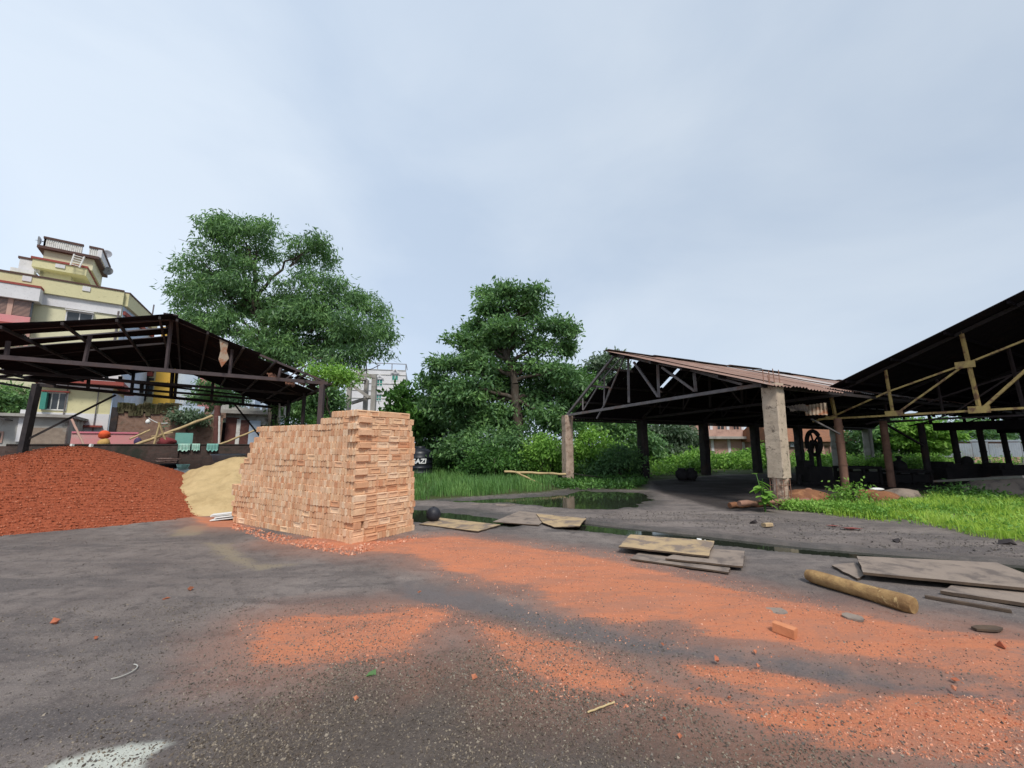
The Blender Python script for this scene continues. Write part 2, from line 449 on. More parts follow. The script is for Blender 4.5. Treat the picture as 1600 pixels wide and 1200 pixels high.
# value noise for shaping ground and heaps
_tab = np.random.RandomState(3).rand(256, 256)
def vnoise(x, y):
    xi = np.floor(x).astype(int); yi = np.floor(y).astype(int); fx = x - xi; fy = y - yi
    fx = fx * fx * (3 - 2 * fx); fy = fy * fy * (3 - 2 * fy)
    g = lambda a, b: _tab[a % 256, b % 256]
    return (g(xi, yi) * (1 - fx) + g(xi + 1, yi) * fx) * (1 - fy) + (g(xi, yi + 1) * (1 - fx) + g(xi + 1, yi + 1) * fx) * fy
def fbm(x, y, o=4):
    s = 0; a = .5
    for i in range(o): s = s + a * vnoise(x * 2 ** i + 17 * i, y * 2 ** i + 5 * i); a *= .5
    return s / (1 - .5 ** o)
def poly_sd(X, Y, poly, cut=1.2):
    """signed distance to a ground polygon (inside positive), metres, clipped"""
    P = np.array([(p[0], p[1]) for p in poly]); out = np.full(X.shape, -cut)
    sel = (X > P[:, 0].min() - cut) & (X < P[:, 0].max() + cut) & (Y > P[:, 1].min() - cut) & (Y < P[:, 1].max() + cut)
    x = X[sel]; y = Y[sel]
    if x.size == 0: return out
    d = np.full(x.shape, 1e9); ins = np.zeros(x.shape, bool)
    for i in range(len(P)):
        a = P[i]; b = P[(i + 1) % len(P)]; e = b - a
        t = np.clip(((x - a[0]) * e[0] + (y - a[1]) * e[1]) / (e @ e + 1e-12), 0, 1)
        d = np.minimum(d, np.hypot(x - a[0] - t * e[0], y - a[1] - t * e[1]))
        c = ((a[1] > y) != (b[1] > y)) & (x < (b[0] - a[0]) * (y - a[1]) / (b[1] - a[1] + 1e-12) + a[0])
        ins ^= c
    out[sel] = np.clip(np.where(ins, d, -d), -cut, cut)
    return out
def GP(pts): return [G(*p) for p in pts]
def in_poly(n, poly, seed):
    r = np.random.RandomState(seed); P = np.array([(p[0], p[1]) for p in poly]); res = []
    tot = 0
    while tot < n:
        x = r.uniform(P[:, 0].min(), P[:, 0].max(), n * 3); y = r.uniform(P[:, 1].min(), P[:, 1].max(), n * 3)
        k = poly_sd(x, y, poly) > 0
        res.append(np.stack([x[k], y[k]], 1)); tot += k.sum()
    return np.concatenate(res)[:n]

# ------------------------------------------------------------------ ground
DUST = [
 GP([(440, 846), (520, 836), (600, 845), (700, 838), (800, 850), (870, 862), (960, 876), (1080, 905), (1200, 932), (1300, 953), (1450, 985), (1600, 1000), (1600, 1068), (1500, 1050), (1380, 1032), (1250, 1008), (1150, 1000), (1080, 985), (1060, 967), (985, 976), (900, 956), (860, 942), (840, 920), (760, 908), (700, 888), (640, 866), (560, 862)]),
 GP([(400, 972), (480, 966), (560, 962), (640, 950), (690, 948), (690, 970), (650, 1000), (640, 1022), (560, 1020), (480, 1032), (400, 1032)]),
 GP([(745, 975), (800, 985), (850, 1003), (900, 1010), (960, 1038), (1020, 1068), (1100, 1083), (1160, 1112), (1060, 1086), (960, 1080), (880, 1070), (830, 1056), (790, 1022)]),
 GP([(1060, 1040), (1150, 1040), (1250, 1058), (1330, 1075), (1270, 1095), (1200, 1085), (1110, 1062)]),
 GP([(1150, 1110), (1270, 1098), (1370, 1090), (1480, 1080), (1600, 1085), (1600, 1200), (1500, 1192), (1350, 1172), (1200, 1142)]),
 GP([(300, 806), (372, 812), (380, 824), (320, 822)]),
]
GREY_TRACK = [GP([(620, 905), (760, 925), (830, 945), (930, 970), (1060, 1000), (1160, 1015), (1310, 1030), (1330, 1042), (1420, 1062), (1600, 1080), (1600, 1100), (1450, 1085), (1300, 1068), (1180, 1040), (1020, 1025), (900, 1000), (780, 965), (620, 935)])]
LITTER = [GP([(520, 1040), (640, 1020), (760, 1010), (850, 1065), (960, 1085), (1060, 1095), (1200, 1150), (1330, 1180), (1330, 1290), (200, 1290), (300, 1150)])]
PALE = [GP([(60, 1200), (150, 1172), (250, 1156), (275, 1160), (230, 1185), (215, 1215), (60, 1215)])]
SANDY = [GP([(270, 828), (300, 820), (330, 822), (310, 836), (268, 838)]), GP([(320, 848), (360, 850), (400, 880), (470, 880), (400, 892), (340, 868)])]
POND = GP([(690, 781), (762, 777), (850, 772), (900, 764), (1010, 768), (1025, 785), (1000, 793), (915, 794), (840, 789), (780, 784)])
PUDDLE = GP([(600, 800), (648, 792), (745, 798), (800, 806), (850, 813), (800, 822), (700, 815), (600, 812)])
DRAIN_NEAR = [(880, 826), (950, 832), (1080, 847), (1250, 864), (1420, 878), (1600, 893), (1800, 909), (2100, 930)]
DRAIN_FAR = [(890, 812), (960, 820), (1080, 832), (1250, 851), (1420, 865), (1600, 879), (1800, 893), (2100, 911)]
DRAIN = GP(DRAIN_NEAR) + GP(DRAIN_FAR[::-1])
SHED_FLOOR = GP([(1012, 752), (1110, 744), (1250, 738), (1500, 735), (1700, 745), (1700, 775), (1420, 778), (1230, 795), (1140, 800), (1030, 770)])
GREENERY = GP([(590, 770), (650, 783), (760, 775), (850, 770), (900, 762), (1010, 766), (1015, 752), (1110, 743), (1340, 736), (1600, 732), (1600, 705), (600, 705)])

def ground_z(X, Y):
    z = (fbm(X * .8, Y * .8, 4) - .5) * .035 + (fbm(X * 5, Y * 5, 3) - .5) * .014
    z = z * np.clip((40 - np.hypot(X, Y)) / 20, 0, 1)
    for g in GREY_TRACK:
        sd = poly_sd(X, Y, g); z = z - .03 * np.clip(sd / .25 + .5, 0, 1)
    for d in DUST[:5]:
        sd = poly_sd(X, Y, d) + (fbm(X * 3, Y * 3) - .5) * .3
        z = z + .03 * np.clip(sd / .5, 0, 1)
    for p in (POND, PUDDLE):
        sd = poly_sd(X, Y, p) + (fbm(X * 1.6, Y * 1.6) - .5) * 1.1
        z = z - .07 * np.clip(sd / .5 + .3, 0, 1)
    sd = poly_sd(X, Y, DRAIN) + (fbm(X * 4, Y * 4) - .5) * .10
    return z - .15 * np.clip(sd / .06 + .5, 0, 1)
def axis(lo, hi, step, far_lo, far_hi):
    a = list(np.arange(lo, hi, step)); s = step; x = a[-1]
    while x < far_hi: s *= 1.12; x += s; a.append(x)
    s = step; x = lo; b = []
    while x > far_lo: s *= 1.12; x -= s; b.append(x)
    return np.array(b[::-1] + a)
gx = axis(-9.0, 11.5, .045, -1500, 1500); gy = axis(1.6, 13.0, .04, -400, 1800)
X, Y = np.meshgrid(gx, gy); Z = ground_z(X, Y)
nx, ny = len(gx), len(gy)
idx = np.arange(nx * ny).reshape(ny, nx)
quads = np.stack([idx[:-1, :-1], idx[:-1, 1:], idx[1:, 1:], idx[1:, :-1]], -1).reshape(-1, 4)

def rot_coords(t):
    mp = t.nodes.new('ShaderNodeMapping'); mp.inputs['Rotation'].default_value = (0, 0, math.radians(38)); mp.inputs['Scale'].default_value = (.55, 2.2, 1)
    t.links.new(t.nodes.new('ShaderNodeTexCoord').outputs['Object'], mp.inputs[0]); return mp.outputs[0]
def ground_mat():
    m, t, b = new_mat('ash_ground')
    v = coords(t, 'Object')
    at = lambda n: N(t, 'ShaderNodeAttribute', attribute_name=n).outputs['Fac']
    n1 = noise(t, v, .7, 8, .6, .3); n2 = noise(t, v, 5, 8, .7); n3 = noise(t, v, 55, 5, .75); n4 = noise(t, v, 170, 3, .7)
    col = mixc(t, smooth(t, n1, .3, .7), (.16, .135, .125), (.245, .21, .192))
    n5 = noise(t, rot_coords(t), .9, 9, .68, .3)
    col = mixc(t, math_n(t, 'MULTIPLY', smooth(t, n5, .46, .62), .75), col, (.092, .080, .079))
    col = mixc(t, math_n(t, 'MULTIPLY', smooth(t, n2, .47, .68), .7), col, (.085, .073, .072))
    col = mixc(t, math_n(t, 'MULTIPLY', smooth(t, n3, .52, .68), .7), col, (.33, .285, .25))
    col = mixc(t, math_n(t, 'MULTIPLY', smooth(t, n4, .54, .64), .7), col, (.055, .046, .046))
    n2b = noise(t, rot_coords(t), 2.0, 10, .74, .3); n2c = noise(t, v, 1.3, 10, .75, .6)
    n6 = noise(t, rot_coords(t), 1.5, 10, .75, .5)
    def layer(col, attr, lo, hi, amp, c_a, c_b, mx=1.0, ns=n2, mott=0):
        d = math_n(t, 'ADD', at(attr), math_n(t, 'MULTIPLY', math_n(t, 'SUBTRACT', ns, .5), amp))
        d = math_n(t, 'ADD', d, math_n(t, 'MULTIPLY', math_n(t, 'SUBTRACT', n3, .5), amp * .5))
        f = math_n(t, 'MULTIPLY', smooth(t, d, lo, hi), mx)
        if mott: f = math_n(t, 'MULTIPLY', f, math_n(t, 'MULTIPLY_ADD', smooth(t, n6, .36, .58), mott, 1 - mott))
        return mixc(t, f, col, mixc(t, smooth(t, n3, .35, .7), c_a, c_b))
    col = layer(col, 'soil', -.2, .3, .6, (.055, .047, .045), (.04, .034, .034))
    col = layer(col, 'green', -.2, .3, .8, (.05, .075, .022), (.075, .07, .035))
    col = layer(col, 'litter', -.3, .5, .9, (.075, .061, .053), (.13, .106, .088), .85)
    col = layer(col, 'sandy', -.08, .12, .5, (.30, .25, .17), (.24, .20, .15), .75)
    col = layer(col, 'dust', -.07, .10, .8, (.80, .255, .105), (.68, .205, .09), .97, n2b, .55)
    col = layer(col, 'dust', -.85, .25, 1.1, (.44, .19, .115), (.33, .165, .115), .6, n2c)
    col = layer(col, 'track', -.08, .2, .5, (.165, .145, .142), (.12, .105, .104), .92)
    col = layer(col, 'pale', -.03, .05, .12, (.62, .63, .56), (.50, .52, .46), .9)
    w = math_n(t, 'ADD', at('wet'), math_n(t, 'MULTIPLY', math_n(t, 'SUBTRACT', n2, .5), .5))
    wf = smooth(t, w, -.5, .1)
    col = mixc(t, math_n(t, 'MULTIPLY', wf, .65), col, (.04, .036, .032))
    t.links.new(col, b.inputs['Base Color'])
    ro = N(t, 'ShaderNodeMapRange'); t.links.new(math_n(t, 'SUBTRACT', n1, math_n(t, 'MULTIPLY', wf, .35)), ro.inputs[0])
    ro.inputs[1].default_value = .1; ro.inputs[2].default_value = .6; ro.inputs[3].default_value = .45; ro.inputs[4].default_value = .95
    t.links.new(ro.outputs[0], b.inputs['Roughness'])
    t.links.new(math_n(t, 'ADD', math_n(t, 'MULTIPLY_ADD', wf, .3, .10), math_n(t, 'MULTIPLY', smooth(t, n5, .45, .65), .22)), b.inputs['Specular IOR Level'])
    h = math_n(t, 'ADD', math_n(t, 'ADD', n3, math_n(t, 'MULTIPLY', n4, .6)), n2)
    bump(t, b, h, .8, .015)
    return m
gv = np.stack([X.ravel(), Y.ravel(), Z.ravel()], 1)
ground = np_mesh('ground', gv, quads, ground_mat(), loc=(0, 0, 0), smooth=True)
tag(ground, 'dark ash covered yard ground streaked with orange brick dust', 'ground', kind='structure')
def attr(name, polys, cut=1.2):
    a = np.full(X.size, -cut)
    for p in polys: a = np.maximum(a, poly_sd(X.ravel(), Y.ravel(), p, cut))
    l = ground.data.attributes.new(name, 'FLOAT', 'POINT'); l.data.foreach_set('value', a.astype(np.float32))
attr('dust', DUST); attr('track', GREY_TRACK); attr('litter', LITTER); attr('pale', PALE); attr('sandy', SANDY)
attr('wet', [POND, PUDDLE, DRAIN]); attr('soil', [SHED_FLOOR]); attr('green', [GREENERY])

def flat_sheet(name, pts, z, mat, label, cat):
    me = bpy.data.meshes.new(name); me.from_pydata([(p[0], p[1], z) for p in pts], [], [tuple(range(len(pts)))])
    me.materials.append(mat); o = bpy.data.objects.new(name, me); ROOT.objects.link(o)
    return tag(o, label, cat, kind='structure')
def grow(poly, d):
    c = sum((Vector((p[0], p[1], 0)) for p in poly), Vector()) / len(poly)
    return [Vector((p[0], p[1], 0)) + (Vector((p[0], p[1], 0)) - c).normalized() * d for p in poly]
flat_sheet('pond_water', grow(POND, .5), -.045, M['water'], 'dark flooded water at the grass edge before the bushes', 'water')
flat_sheet('puddle_water', grow(PUDDLE, .4), -.045, M['water'], 'shallow dark puddle behind the plywood sheets and black ball', 'water')
flat_sheet('drain_water', [Vector((p.x, p.y, 0)) for p in DRAIN], -.045, M['water'], 'long narrow drain filled with greenish black water', 'water')

# ------------------------------------------------------------------ sheds
class Roof:
    """one slope of a corrugated roof between an eave edge and a ridge edge; v runs along the ridge, s up the slope"""
    def __init__(s, e0, e1, r0, r1):
        s.e0, s.e1, s.r0, s.r1 = map(Vector, (e0, e1, r0, r1))
        s.len = (s.r1 - s.r0).length
        s.n = (s.e1 - s.e0).cross(s.r0 - s.e0).normalized()
        if s.n.z < 0: s.n = -s.n
    def at(s, v, k):
        return (s.e0.lerp(s.e1, v)).lerp(s.r0.lerp(s.r1, v), k)
    def sheet(s, mb, v0, v1, s0, s1, lift=0.0, pitch=.16, amp=.022, warp=0.0, ns=4):
        W = (v1 - v0) * s.len; n = max(4, int(W / pitch * 4)); vs = []; fs = []
        for j in range(ns + 1):
            k = s0 + (s1 - s0) * j / ns
            for i in range(n + 1):
                v = v0 + (v1 - v0) * i / n
                h = lift + amp * math.sin(2 * math.pi * (v * s.len) / pitch) + warp * math.sin(k * 9 + v * 40)
                vs.append(s.at(v, k) + s.n * h)
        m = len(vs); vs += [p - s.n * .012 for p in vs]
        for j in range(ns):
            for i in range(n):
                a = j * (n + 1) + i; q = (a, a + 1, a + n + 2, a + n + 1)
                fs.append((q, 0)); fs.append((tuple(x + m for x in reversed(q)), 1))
        for i in range(n):
            for a in (i, ns * (n + 1) + i): fs.append(((a, a + 1, a + 1 + m, a + m), 1))
        for j in range(ns):
            for a in (j * (n + 1), j * (n + 1) + n): fs.append(((a, a + n + 1, a + n + 1 + m, a + m), 1))
        b = len(mb.v)
        mb.v += [tuple(p) for p in vs]
        for f, mi in fs: mb.f.append(tuple(i + b for i in f)); mb.mi.append(mi); mb.sm.append(False)
    def purlins(s, parent, ks, mat, drop=.07, w=.06, h=.09, v0=0.0, v1=1.0):
        for k in ks:
            MB().beam(s.at(v0, k) - s.n * drop, s.at(v1, k) - s.n * drop, w, h).build('purlin', mat, parent)

AX = Vector((.889, .457, 0)).normalized()      # the long axis of the two right-hand sheds
UX = Vector((.457, -.889, 0)).normalized()     # across them, towards the camera's right

# ---- shed in the middle: gable facing the yard
A = G(888, 753); B = G(1222, 793)
S2 = thing('open_shed', 'gabled open shed with a rust red tin roof behind a tall chipped concrete column', 'shed', (A + B) / 2)
PL2 = Plane(A, B - A)
def n2(px, py, off=0): return PL2.at(px, py, off)
cA, cB = n2(887, 649), n2(1200, 600)
pk = n2(962, 551)
L2 = 29.0
eA, eB = cA + Vector((0, 0, .06)) - (pk - cA).normalized() * .35, n2(1219, 606) + (n2(1219, 606) - pk).normalized() * .1
eB.z += .05
ridge_drop = Vector((0, 0, 0))
# the left slope has lost its first sheets, the right one oversails the gable
off = -AX * .5
lf = Roof(eA, eA + AX * L2, pk, pk + AX * L2)
rt = Roof(eB + off, eB + AX * L2, pk + off, pk + AX * L2)
mb = MB()
v = .0
lf_sheets = [(0.012, .05, 0.0, .50), (.03, .05, .5, .78), (.05, .087, 0, 1)]
v = .085
while v < 1: lf_sheets.append((v, min(1, v + .0295), -.01 + R.uniform(-.015, .015), 1.0)); v += .0285
for i, (a, b, c, d) in enumerate(lf_sheets):
    if i == 4: lf.sheet(mb, a, b, .0, .60, .01 * (i % 2)); lf.sheet(mb, a, b - .008, .60, 1, .01 * (i % 2)); continue
    lf.sheet(mb, a, b, c, d, .012 * (i % 2), warp=.006)
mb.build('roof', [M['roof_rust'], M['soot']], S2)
mb = MB(); mp = MB(); v = 0; i = 0
while v < 1:
    rt.sheet(mp if v > .22 and i % 5 in (1, 3) else mb, v, min(1, v + .0295), R.uniform(-.02, .005) + (.13 if v > .10 else 0), 1.0 + R.uniform(0, .008), .014 * (i % 2) + R.uniform(0, .02), warp=.01)
    v += .0285; i += 1
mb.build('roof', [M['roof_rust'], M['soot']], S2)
M['roof_pale'] = worn('roof_pale', (.46, .42, .40), (.36, .32, .31), 1.5, (.28, .17, .14), .8, rough=.65)
mp.build('roof_patch', [M['roof_pale'], M['soot']], S2)
mb = MB()
for k in range(12):
    a = pk + AX * (-.5 + k * 2.46); b = a + AX * 2.5
    z = R.uniform(.05, .10)
    mb.beam(a + Vector((0, 0, z)), b + Vector((0, 0, z + R.uniform(-.03, .03))), .34, .02)
mb.build('ridge_cap', M['roof_dark'], S2)
lf.purlins(S2, (.05, .3, .55, .8, .97), M['soot_steel'])
rt.purlins(S2, (.05, .25, .45, .65, .85, .97), M['soot_steel'])
def truss2(shift, mat, full=True):
    m = MB(); d = AX * shift
    def b(p, q, w=.075): m.beam(n2(*p) + d, n2(*q) + d, w)
    m.beam(cA + d, cB + d, .10); m.beam(cA + d, pk + d - Vector((0, 0, .10)), .09); m.beam(pk + d - Vector((0, 0, .10)), cB + d - Vector((0, 0, .02)), .09)
    b((983, 560), (984, 629)); b((1029, 567), (1031, 621)); b((1086, 583), (1089, 612))
    b((946, 588), (945, 634), .05); b((912, 622), (912, 641), .05)
    b((992, 566), (1030, 620)); b((1036, 574), (1087, 611))
    b((977, 558), (945, 634), .05); b((935, 605), (913, 641), .045)
    if full:
        b((974, 557), (936, 600), .04); b((945, 634), (934, 654), .05); b((934, 604), (955, 606), .05); b((955, 606), (947, 630), .05)
        b((1060, 573), (1162, 601), .07)
    return m.build('truss', mat, S2)
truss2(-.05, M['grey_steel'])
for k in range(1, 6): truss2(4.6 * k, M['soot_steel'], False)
def column(p, z1, w, mat, parent, taper=.0, rot=None, jag=.02, name='column', z0=-.1):
    d = AX if rot is None else rot; u = Vector((-d.y, d.x, 0)); m = MB(); n = 12; rings = []
    r = np.random.RandomState(int(abs(p.x * 91 + p.y * 37)) % 9999)
    for i in range(n + 1):
        z = z0 + (z1 - z0) * i / n; h = w / 2 * (1 + taper * (i / n - .5)); c = h * .72
        for (a, b) in ((h, c), (c, h), (-c, h), (-h, c), (-h, -c), (-c, -h), (c, -h), (h, -c)):
            j = r.uniform(-jag, jag, 2); rings.append(p + d * (a + j[0]) + u * (b + j[1]) + Vector((0, 0, z - p.z)))
    fs = [(i * 8 + k, i * 8 + (k + 1) % 8, (i + 1) * 8 + (k + 1) % 8, (i + 1) * 8 + k) for i in range(n) for k in range(8)]
    m.add(rings, fs); m.add(rings[-8:], [tuple(range(8))])
    return m.build(name, mat, parent)
column(A, cA.z, .42, M['concrete_red'], S2)
for k in range(1, 7):
    p = A + AX * 4.6 * k; column(Vector((p.x, p.y, 0)), eA.z, .42 if k < 5 else .5, M['concrete_grey'] if k > 4 else M['soot_steel'], S2)  # inner columns near black: shade inside the shed put into their colour
# eave beam on the left row
MB().beam(eA + Vector((0, 0, -.06)), eA + AX * L2 + Vector((0, 0, -.06)), .10, .10).build('eave_beam', M['soot_steel'], S2)
# the tall near column: rough shaft, broken foot with bare bars, starter bars on top
top = n2(1206, 600).z
cb = B.copy()
sh = MB(); n = 16; rr = np.random.RandomState(5); rings = []
foot = 0.78
u = (B - A).normalized(); w_ = Vector((-u.y, u.x, 0))
lean = n2(1206, 600) - n2(1222, 793); lean = Vector((lean.x, lean.y, 0)) / top
for i in range(n + 1):
    z = foot + (top - foot) * i / n; h = .205 - .0 * i / n; c = h * .9
    for (a, b) in ((h, c), (c, h), (-c, h), (-h, c), (-h, -c), (-c, -h), (c, -h), (h, -c)):
        j = rr.uniform(-.008, .008, 2); rings.append(cb + lean * z + u * (a + j[0]) + w_ * (b + j[1]) + Vector((0, 0, z)))
fs = [(i * 8 + k, i * 8 + (k + 1) % 8, (i + 1) * 8 + (k + 1) % 8, (i + 1) * 8 + k) for i in range(n) for k in range(8)]
sh.add(rings, fs); sh.add(rings[-8:], [tuple(range(8))]); sh.add(rings[:8], [tuple(reversed(range(8)))])
col = sh.build('column', M['concrete'], S2); col['label'] = 'tall chipped concrete column with starter bars on top'
ft = MB(); rings = []
for i in range(11):
    z = -.1 + (foot + .1 + .03) * i / 10; h = .165 + (.02 if i > 8 else 0)
    for k in range(10):
        a = 2 * math.pi * k / 10; j = rr.uniform(.86, 1.1)
        rings.append(cb + lean * z + u * (h * 1.15 * math.cos(a) * j) + w_ * (h * 1.15 * math.sin(a) * j) + Vector((0, 0, z)))
ft.add(rings, [(i * 10 + k, i * 10 + (k + 1) % 10, (i + 1) * 10 + (k + 1) % 10, (i + 1) * 10 + k) for i in range(10) for k in range(10)])
ft.build('eroded_foot', M['concrete_red'], col)
rb = MB()
for a, b in ((.165, .165), (-.165, .165), (.165, -.165), (-.165, -.165), (0, -.185), (.185, 0)):
    rb.tube([cb + u * a + w_ * b + Vector((0, 0, -.05)), cb + u * a * 1.05 + w_ * b * 1.05 + lean * .4 + Vector((0, 0, .4)), cb + u * a + w_ * b + lean * foot + Vector((0, 0, foot + .02))], .011, 5)
for z in (.12, .34, .58, .72):
    q = [cb + lean * z + u * (a * .175) + w_ * (b * .175) + Vector((0, 0, z + rr.uniform(-.02, .02))) for a, b in ((1, 1), (-1, 1), (-1, -1), (1, -1), (1, 1))]
    rb.tube(q, .008, 5)
rb.build('rebar_cage', M['rust_pipe'], col)
for a, b in ((.14, .14), (-.14, .14), (.14, -.14), (-.14, -.14), (.02, -.15)):
    p = cb + lean * top + u * a + w_ * b + Vector((0, 0, top - .05)); rb = MB(); rb.tube([p, p + Vector((rr.uniform(-.03, .03), rr.uniform(-.03, .03), rr.uniform(.3, .46)))], .012, 5); rb.build('starter_bar', M['rust_pipe'], col)

# ---- shed on the right: gable frame painted yellow, running out of the picture
p1 = G(1322, 768)
S3 = thing('steel_shed', 'dark tin roofed shed with yellow painted steel roof truss and thin steel posts', 'shed', p1)
PL3 = Plane(p1, UX)
n3 = PL3.at
rk0, rk1 = n3(1302, 611), n3(1600, 467)
sl = (rk1 - rk0) / ((rk1 - rk0).dot(UX))       # per metre across
half = 7.2
ridge3 = rk0 + sl * half; eave3 = rk0 - sl * .95
L3 = 26.0; fo = -AX * .7
r3 = Roof(eave3 + fo, eave3 + AX * L3, ridge3 + fo, ridge3 + AX * L3)
far_e = Vector((ridge3.x + UX.x * half * 1.08, ridge3.y + UX.y * half * 1.08, eave3.z))
r3b = Roof(far_e + fo, far_e + AX * L3, ridge3 + fo, ridge3 + AX * L3)
for ro in (r3, r3b):
    mb = MB(); v = 0; i = 0
    while v < 1:
        v1_ = min(1, v + .031)
        if ro is r3 and i == 1: ro.sheet(mb, v, v1_, 0.12, 1, 0); ro.sheet(mb, v, v1_ - .01, -.01, .09, .06)
        elif ro is r3 and i == 2: ro.sheet(mb, v, v1_, -.02, .10, .02); ro.sheet(mb, v, v1_, .135, 1, .0)
        else: ro.sheet(mb, v, v1_, R.uniform(-.02, .02), 1, .012 * (i % 2), warp=.005)
        v += .03; i += 1
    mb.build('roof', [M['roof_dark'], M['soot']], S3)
    ro.purlins(S3, (.04, .2, .36, .52, .68, .84, .97), M['soot'], v0=.002)  # purlins coloured near black to carry the shade under the roof
def truss3(shift, mat, plate):
    d = AX * shift; m = MB(); T = lambda px, py, o=0: n3(px, py) + d - AX * o
    def zr(px, py): return T(px, py)
    ch0, ch1 = T(1303, 654), T(1600, 637.5)
    chd = (ch1 - ch0) / ((ch1 - ch0).dot(UX))
    end = ch0 + chd * (half * 2.05)
    m.beam(ch0 - chd * .5, end, .062)
    mk_ = MB(); m_, m = m, mk_
    m.beam(rk0 + d - sl * .3 - Vector((0, 0, .1)), ridge3 + d - Vector((0, 0, .1)), .09); m.beam(ridge3 + d - Vector((0, 0, .1)), far_e + d - Vector((0, 0, .1)), .09)
    rafter = m; m = m_
    b = lambda p, q, w=.07: m.beam(T(*p), T(*q), w)
    m.beam(T(1298, 616), T(1306, 654), .085); b((1383, 575), (1395, 645), .062); b((1502, 520), (1530, 637), .075)
    b((1303, 650), (1388, 612), .05); b((1388, 612), (1508, 569), .05); b((1404, 644), (1508, 570), .05); b((1508, 569), (1660, 508), .05)
    b((1537, 637), (1640, 545), .07); b((1270, 659), (1303, 650), .06)
    # the mirrored far half of the truss
    U = lambda k: ch0 + chd * k
    for k in (half, half * 1.35, half * 1.7):
        q = U(k); zz = ridge3.z - (abs(k - half)) * sl.z; m.beam(q, Vector((q.x, q.y, zz - .1)), .08)
        m.beam(q, Vector((U(k + 1.2).x, U(k + 1.2).y, max(q.z, zz - 1.2 * sl.z - .1))), .07)
    tr = m.build('truss', mat, S3); rafter.build('rafter', M['soot_steel'], tr)
    if plate:
        g = MB()
        for (px, py, w, h) in ((1398, 646, .46, .17), (1531, 640, .44, .20), (1509, 570, .42, .2), (1300, 653, .34, .13)):
            c = T(px, py, .06); g = MB(); g.box(c, UX * (w / 2), AX * .012, Vector((0, 0, h / 2))); g.build('gusset_plate', M['yellow_steel'], tr)
    return tr
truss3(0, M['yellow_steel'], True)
for k in range(1, 6): truss3(4.1 * k, M['soot'] if k > 1 else M['purple_steel'], False)  # inner trusses darkened in colour to stand for the roof's shade
for k in range(7):
    p = p1 + AX * (3.5 * k + (0 if k else 0)); z = n3(1303, 654).z
    m = MB(); le = Vector((-.02 * k, .0, 0))
    m.tube([p + Vector((0, 0, -.1)), p + le + Vector((0, 0, z))], .125, 10)
    for zz in (.95, 1.75, 2.3) if k == 0 else (1.3,):
        m.tube([p + le * zz / z + Vector((0, 0, zz - .03)), p + le * zz / z + Vector((0, 0, zz + .03))], .145, 10)
    m.build('post', M['rust_pipe'] if k < 2 else M['soot_steel'], S3)
    q = p + UX * half * 2.05
    MB().tube([Vector((q.x, q.y, -.1)), Vector((q.x, q.y, far_e.z - .2))], .125, 10).build('post', M['soot_steel'], S3)
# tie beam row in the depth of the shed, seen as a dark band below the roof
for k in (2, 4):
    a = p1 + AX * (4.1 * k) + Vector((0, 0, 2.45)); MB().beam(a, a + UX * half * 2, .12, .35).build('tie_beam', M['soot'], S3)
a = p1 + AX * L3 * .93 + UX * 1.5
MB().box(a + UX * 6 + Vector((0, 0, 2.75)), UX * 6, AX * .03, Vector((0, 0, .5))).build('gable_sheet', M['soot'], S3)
# diagonal braces inside
MB().beam(p1 + AX * 3.6 + Vector((0, 0, 2.5)), p1 + AX * 6.9 + Vector((0, 0, 1.6)), .07).build('brace', M['soot_steel'], S3)

# loose scraps of tin hanging in the valley between the two roofs
def scrap(px, py, Y, w, h, rx, rz, mat, label, lab2='tin sheet'):
    c = D(px, py, Y); m = MB(); n = 24; vs = []
    ux = Vector((math.cos(rz), math.sin(rz), 0)); uy = Vector((-math.sin(rz) * math.cos(rx), math.cos(rz) * math.cos(rx), math.sin(rx))); un = ux.cross(uy)
    for j in range(5):
        for i in range(n + 1):
            a = (i / n - .5) * w; bb = (j / 4 - .5) * h
            vs.append(c + ux * a + uy * bb + un * (.018 * math.sin(i * math.pi / 2) + .05 * math.sin(j * 1.1 + i * .15)))
    k = len(vs); fs = []
    vs += [p - un * .006 for p in vs]
    for j in range(4):
        for i in range(n):
            q = (j * (n + 1) + i, j * (n + 1) + i + 1, (j + 1) * (n + 1) + i + 1, (j + 1) * (n + 1) + i); fs += [q, tuple(x + k for x in reversed(q))]
    for i in range(n):
        for a in (i, 4 * (n + 1) + i): fs.append((a, a + 1, a + 1 + k, a + k))
    m.add(vs, fs); return tag(m.build('tin_scrap', mat), label, lab2)
M['tin_scrap_pale'] = worn('tin_scrap_pale', (.40, .33, .25), (.27, .17, .11), 4, (.30, .12, .06), 5, .5, .6, rough=.7)
scrap(1275, 640, 14.0, .62, .42, 1.25, -.75, M['tin_scrap_pale'], 'pale corrugated tin scrap tilted beside the leftmost yellow truss end')
scrap(1246, 638, 12.9, .66, .30, .85, .1, M['ply_grey'], 'bent brown tin scrap jutting out beside the tall concrete column')
m = MB(); m.beam(D(1268, 655, 14.1), D(1312, 678, 14.6), .05); tag(m.build('loose_strut', M['grey_steel']), 'thin grey strut sloping from the tin scrap to the rusty post', 'strut')

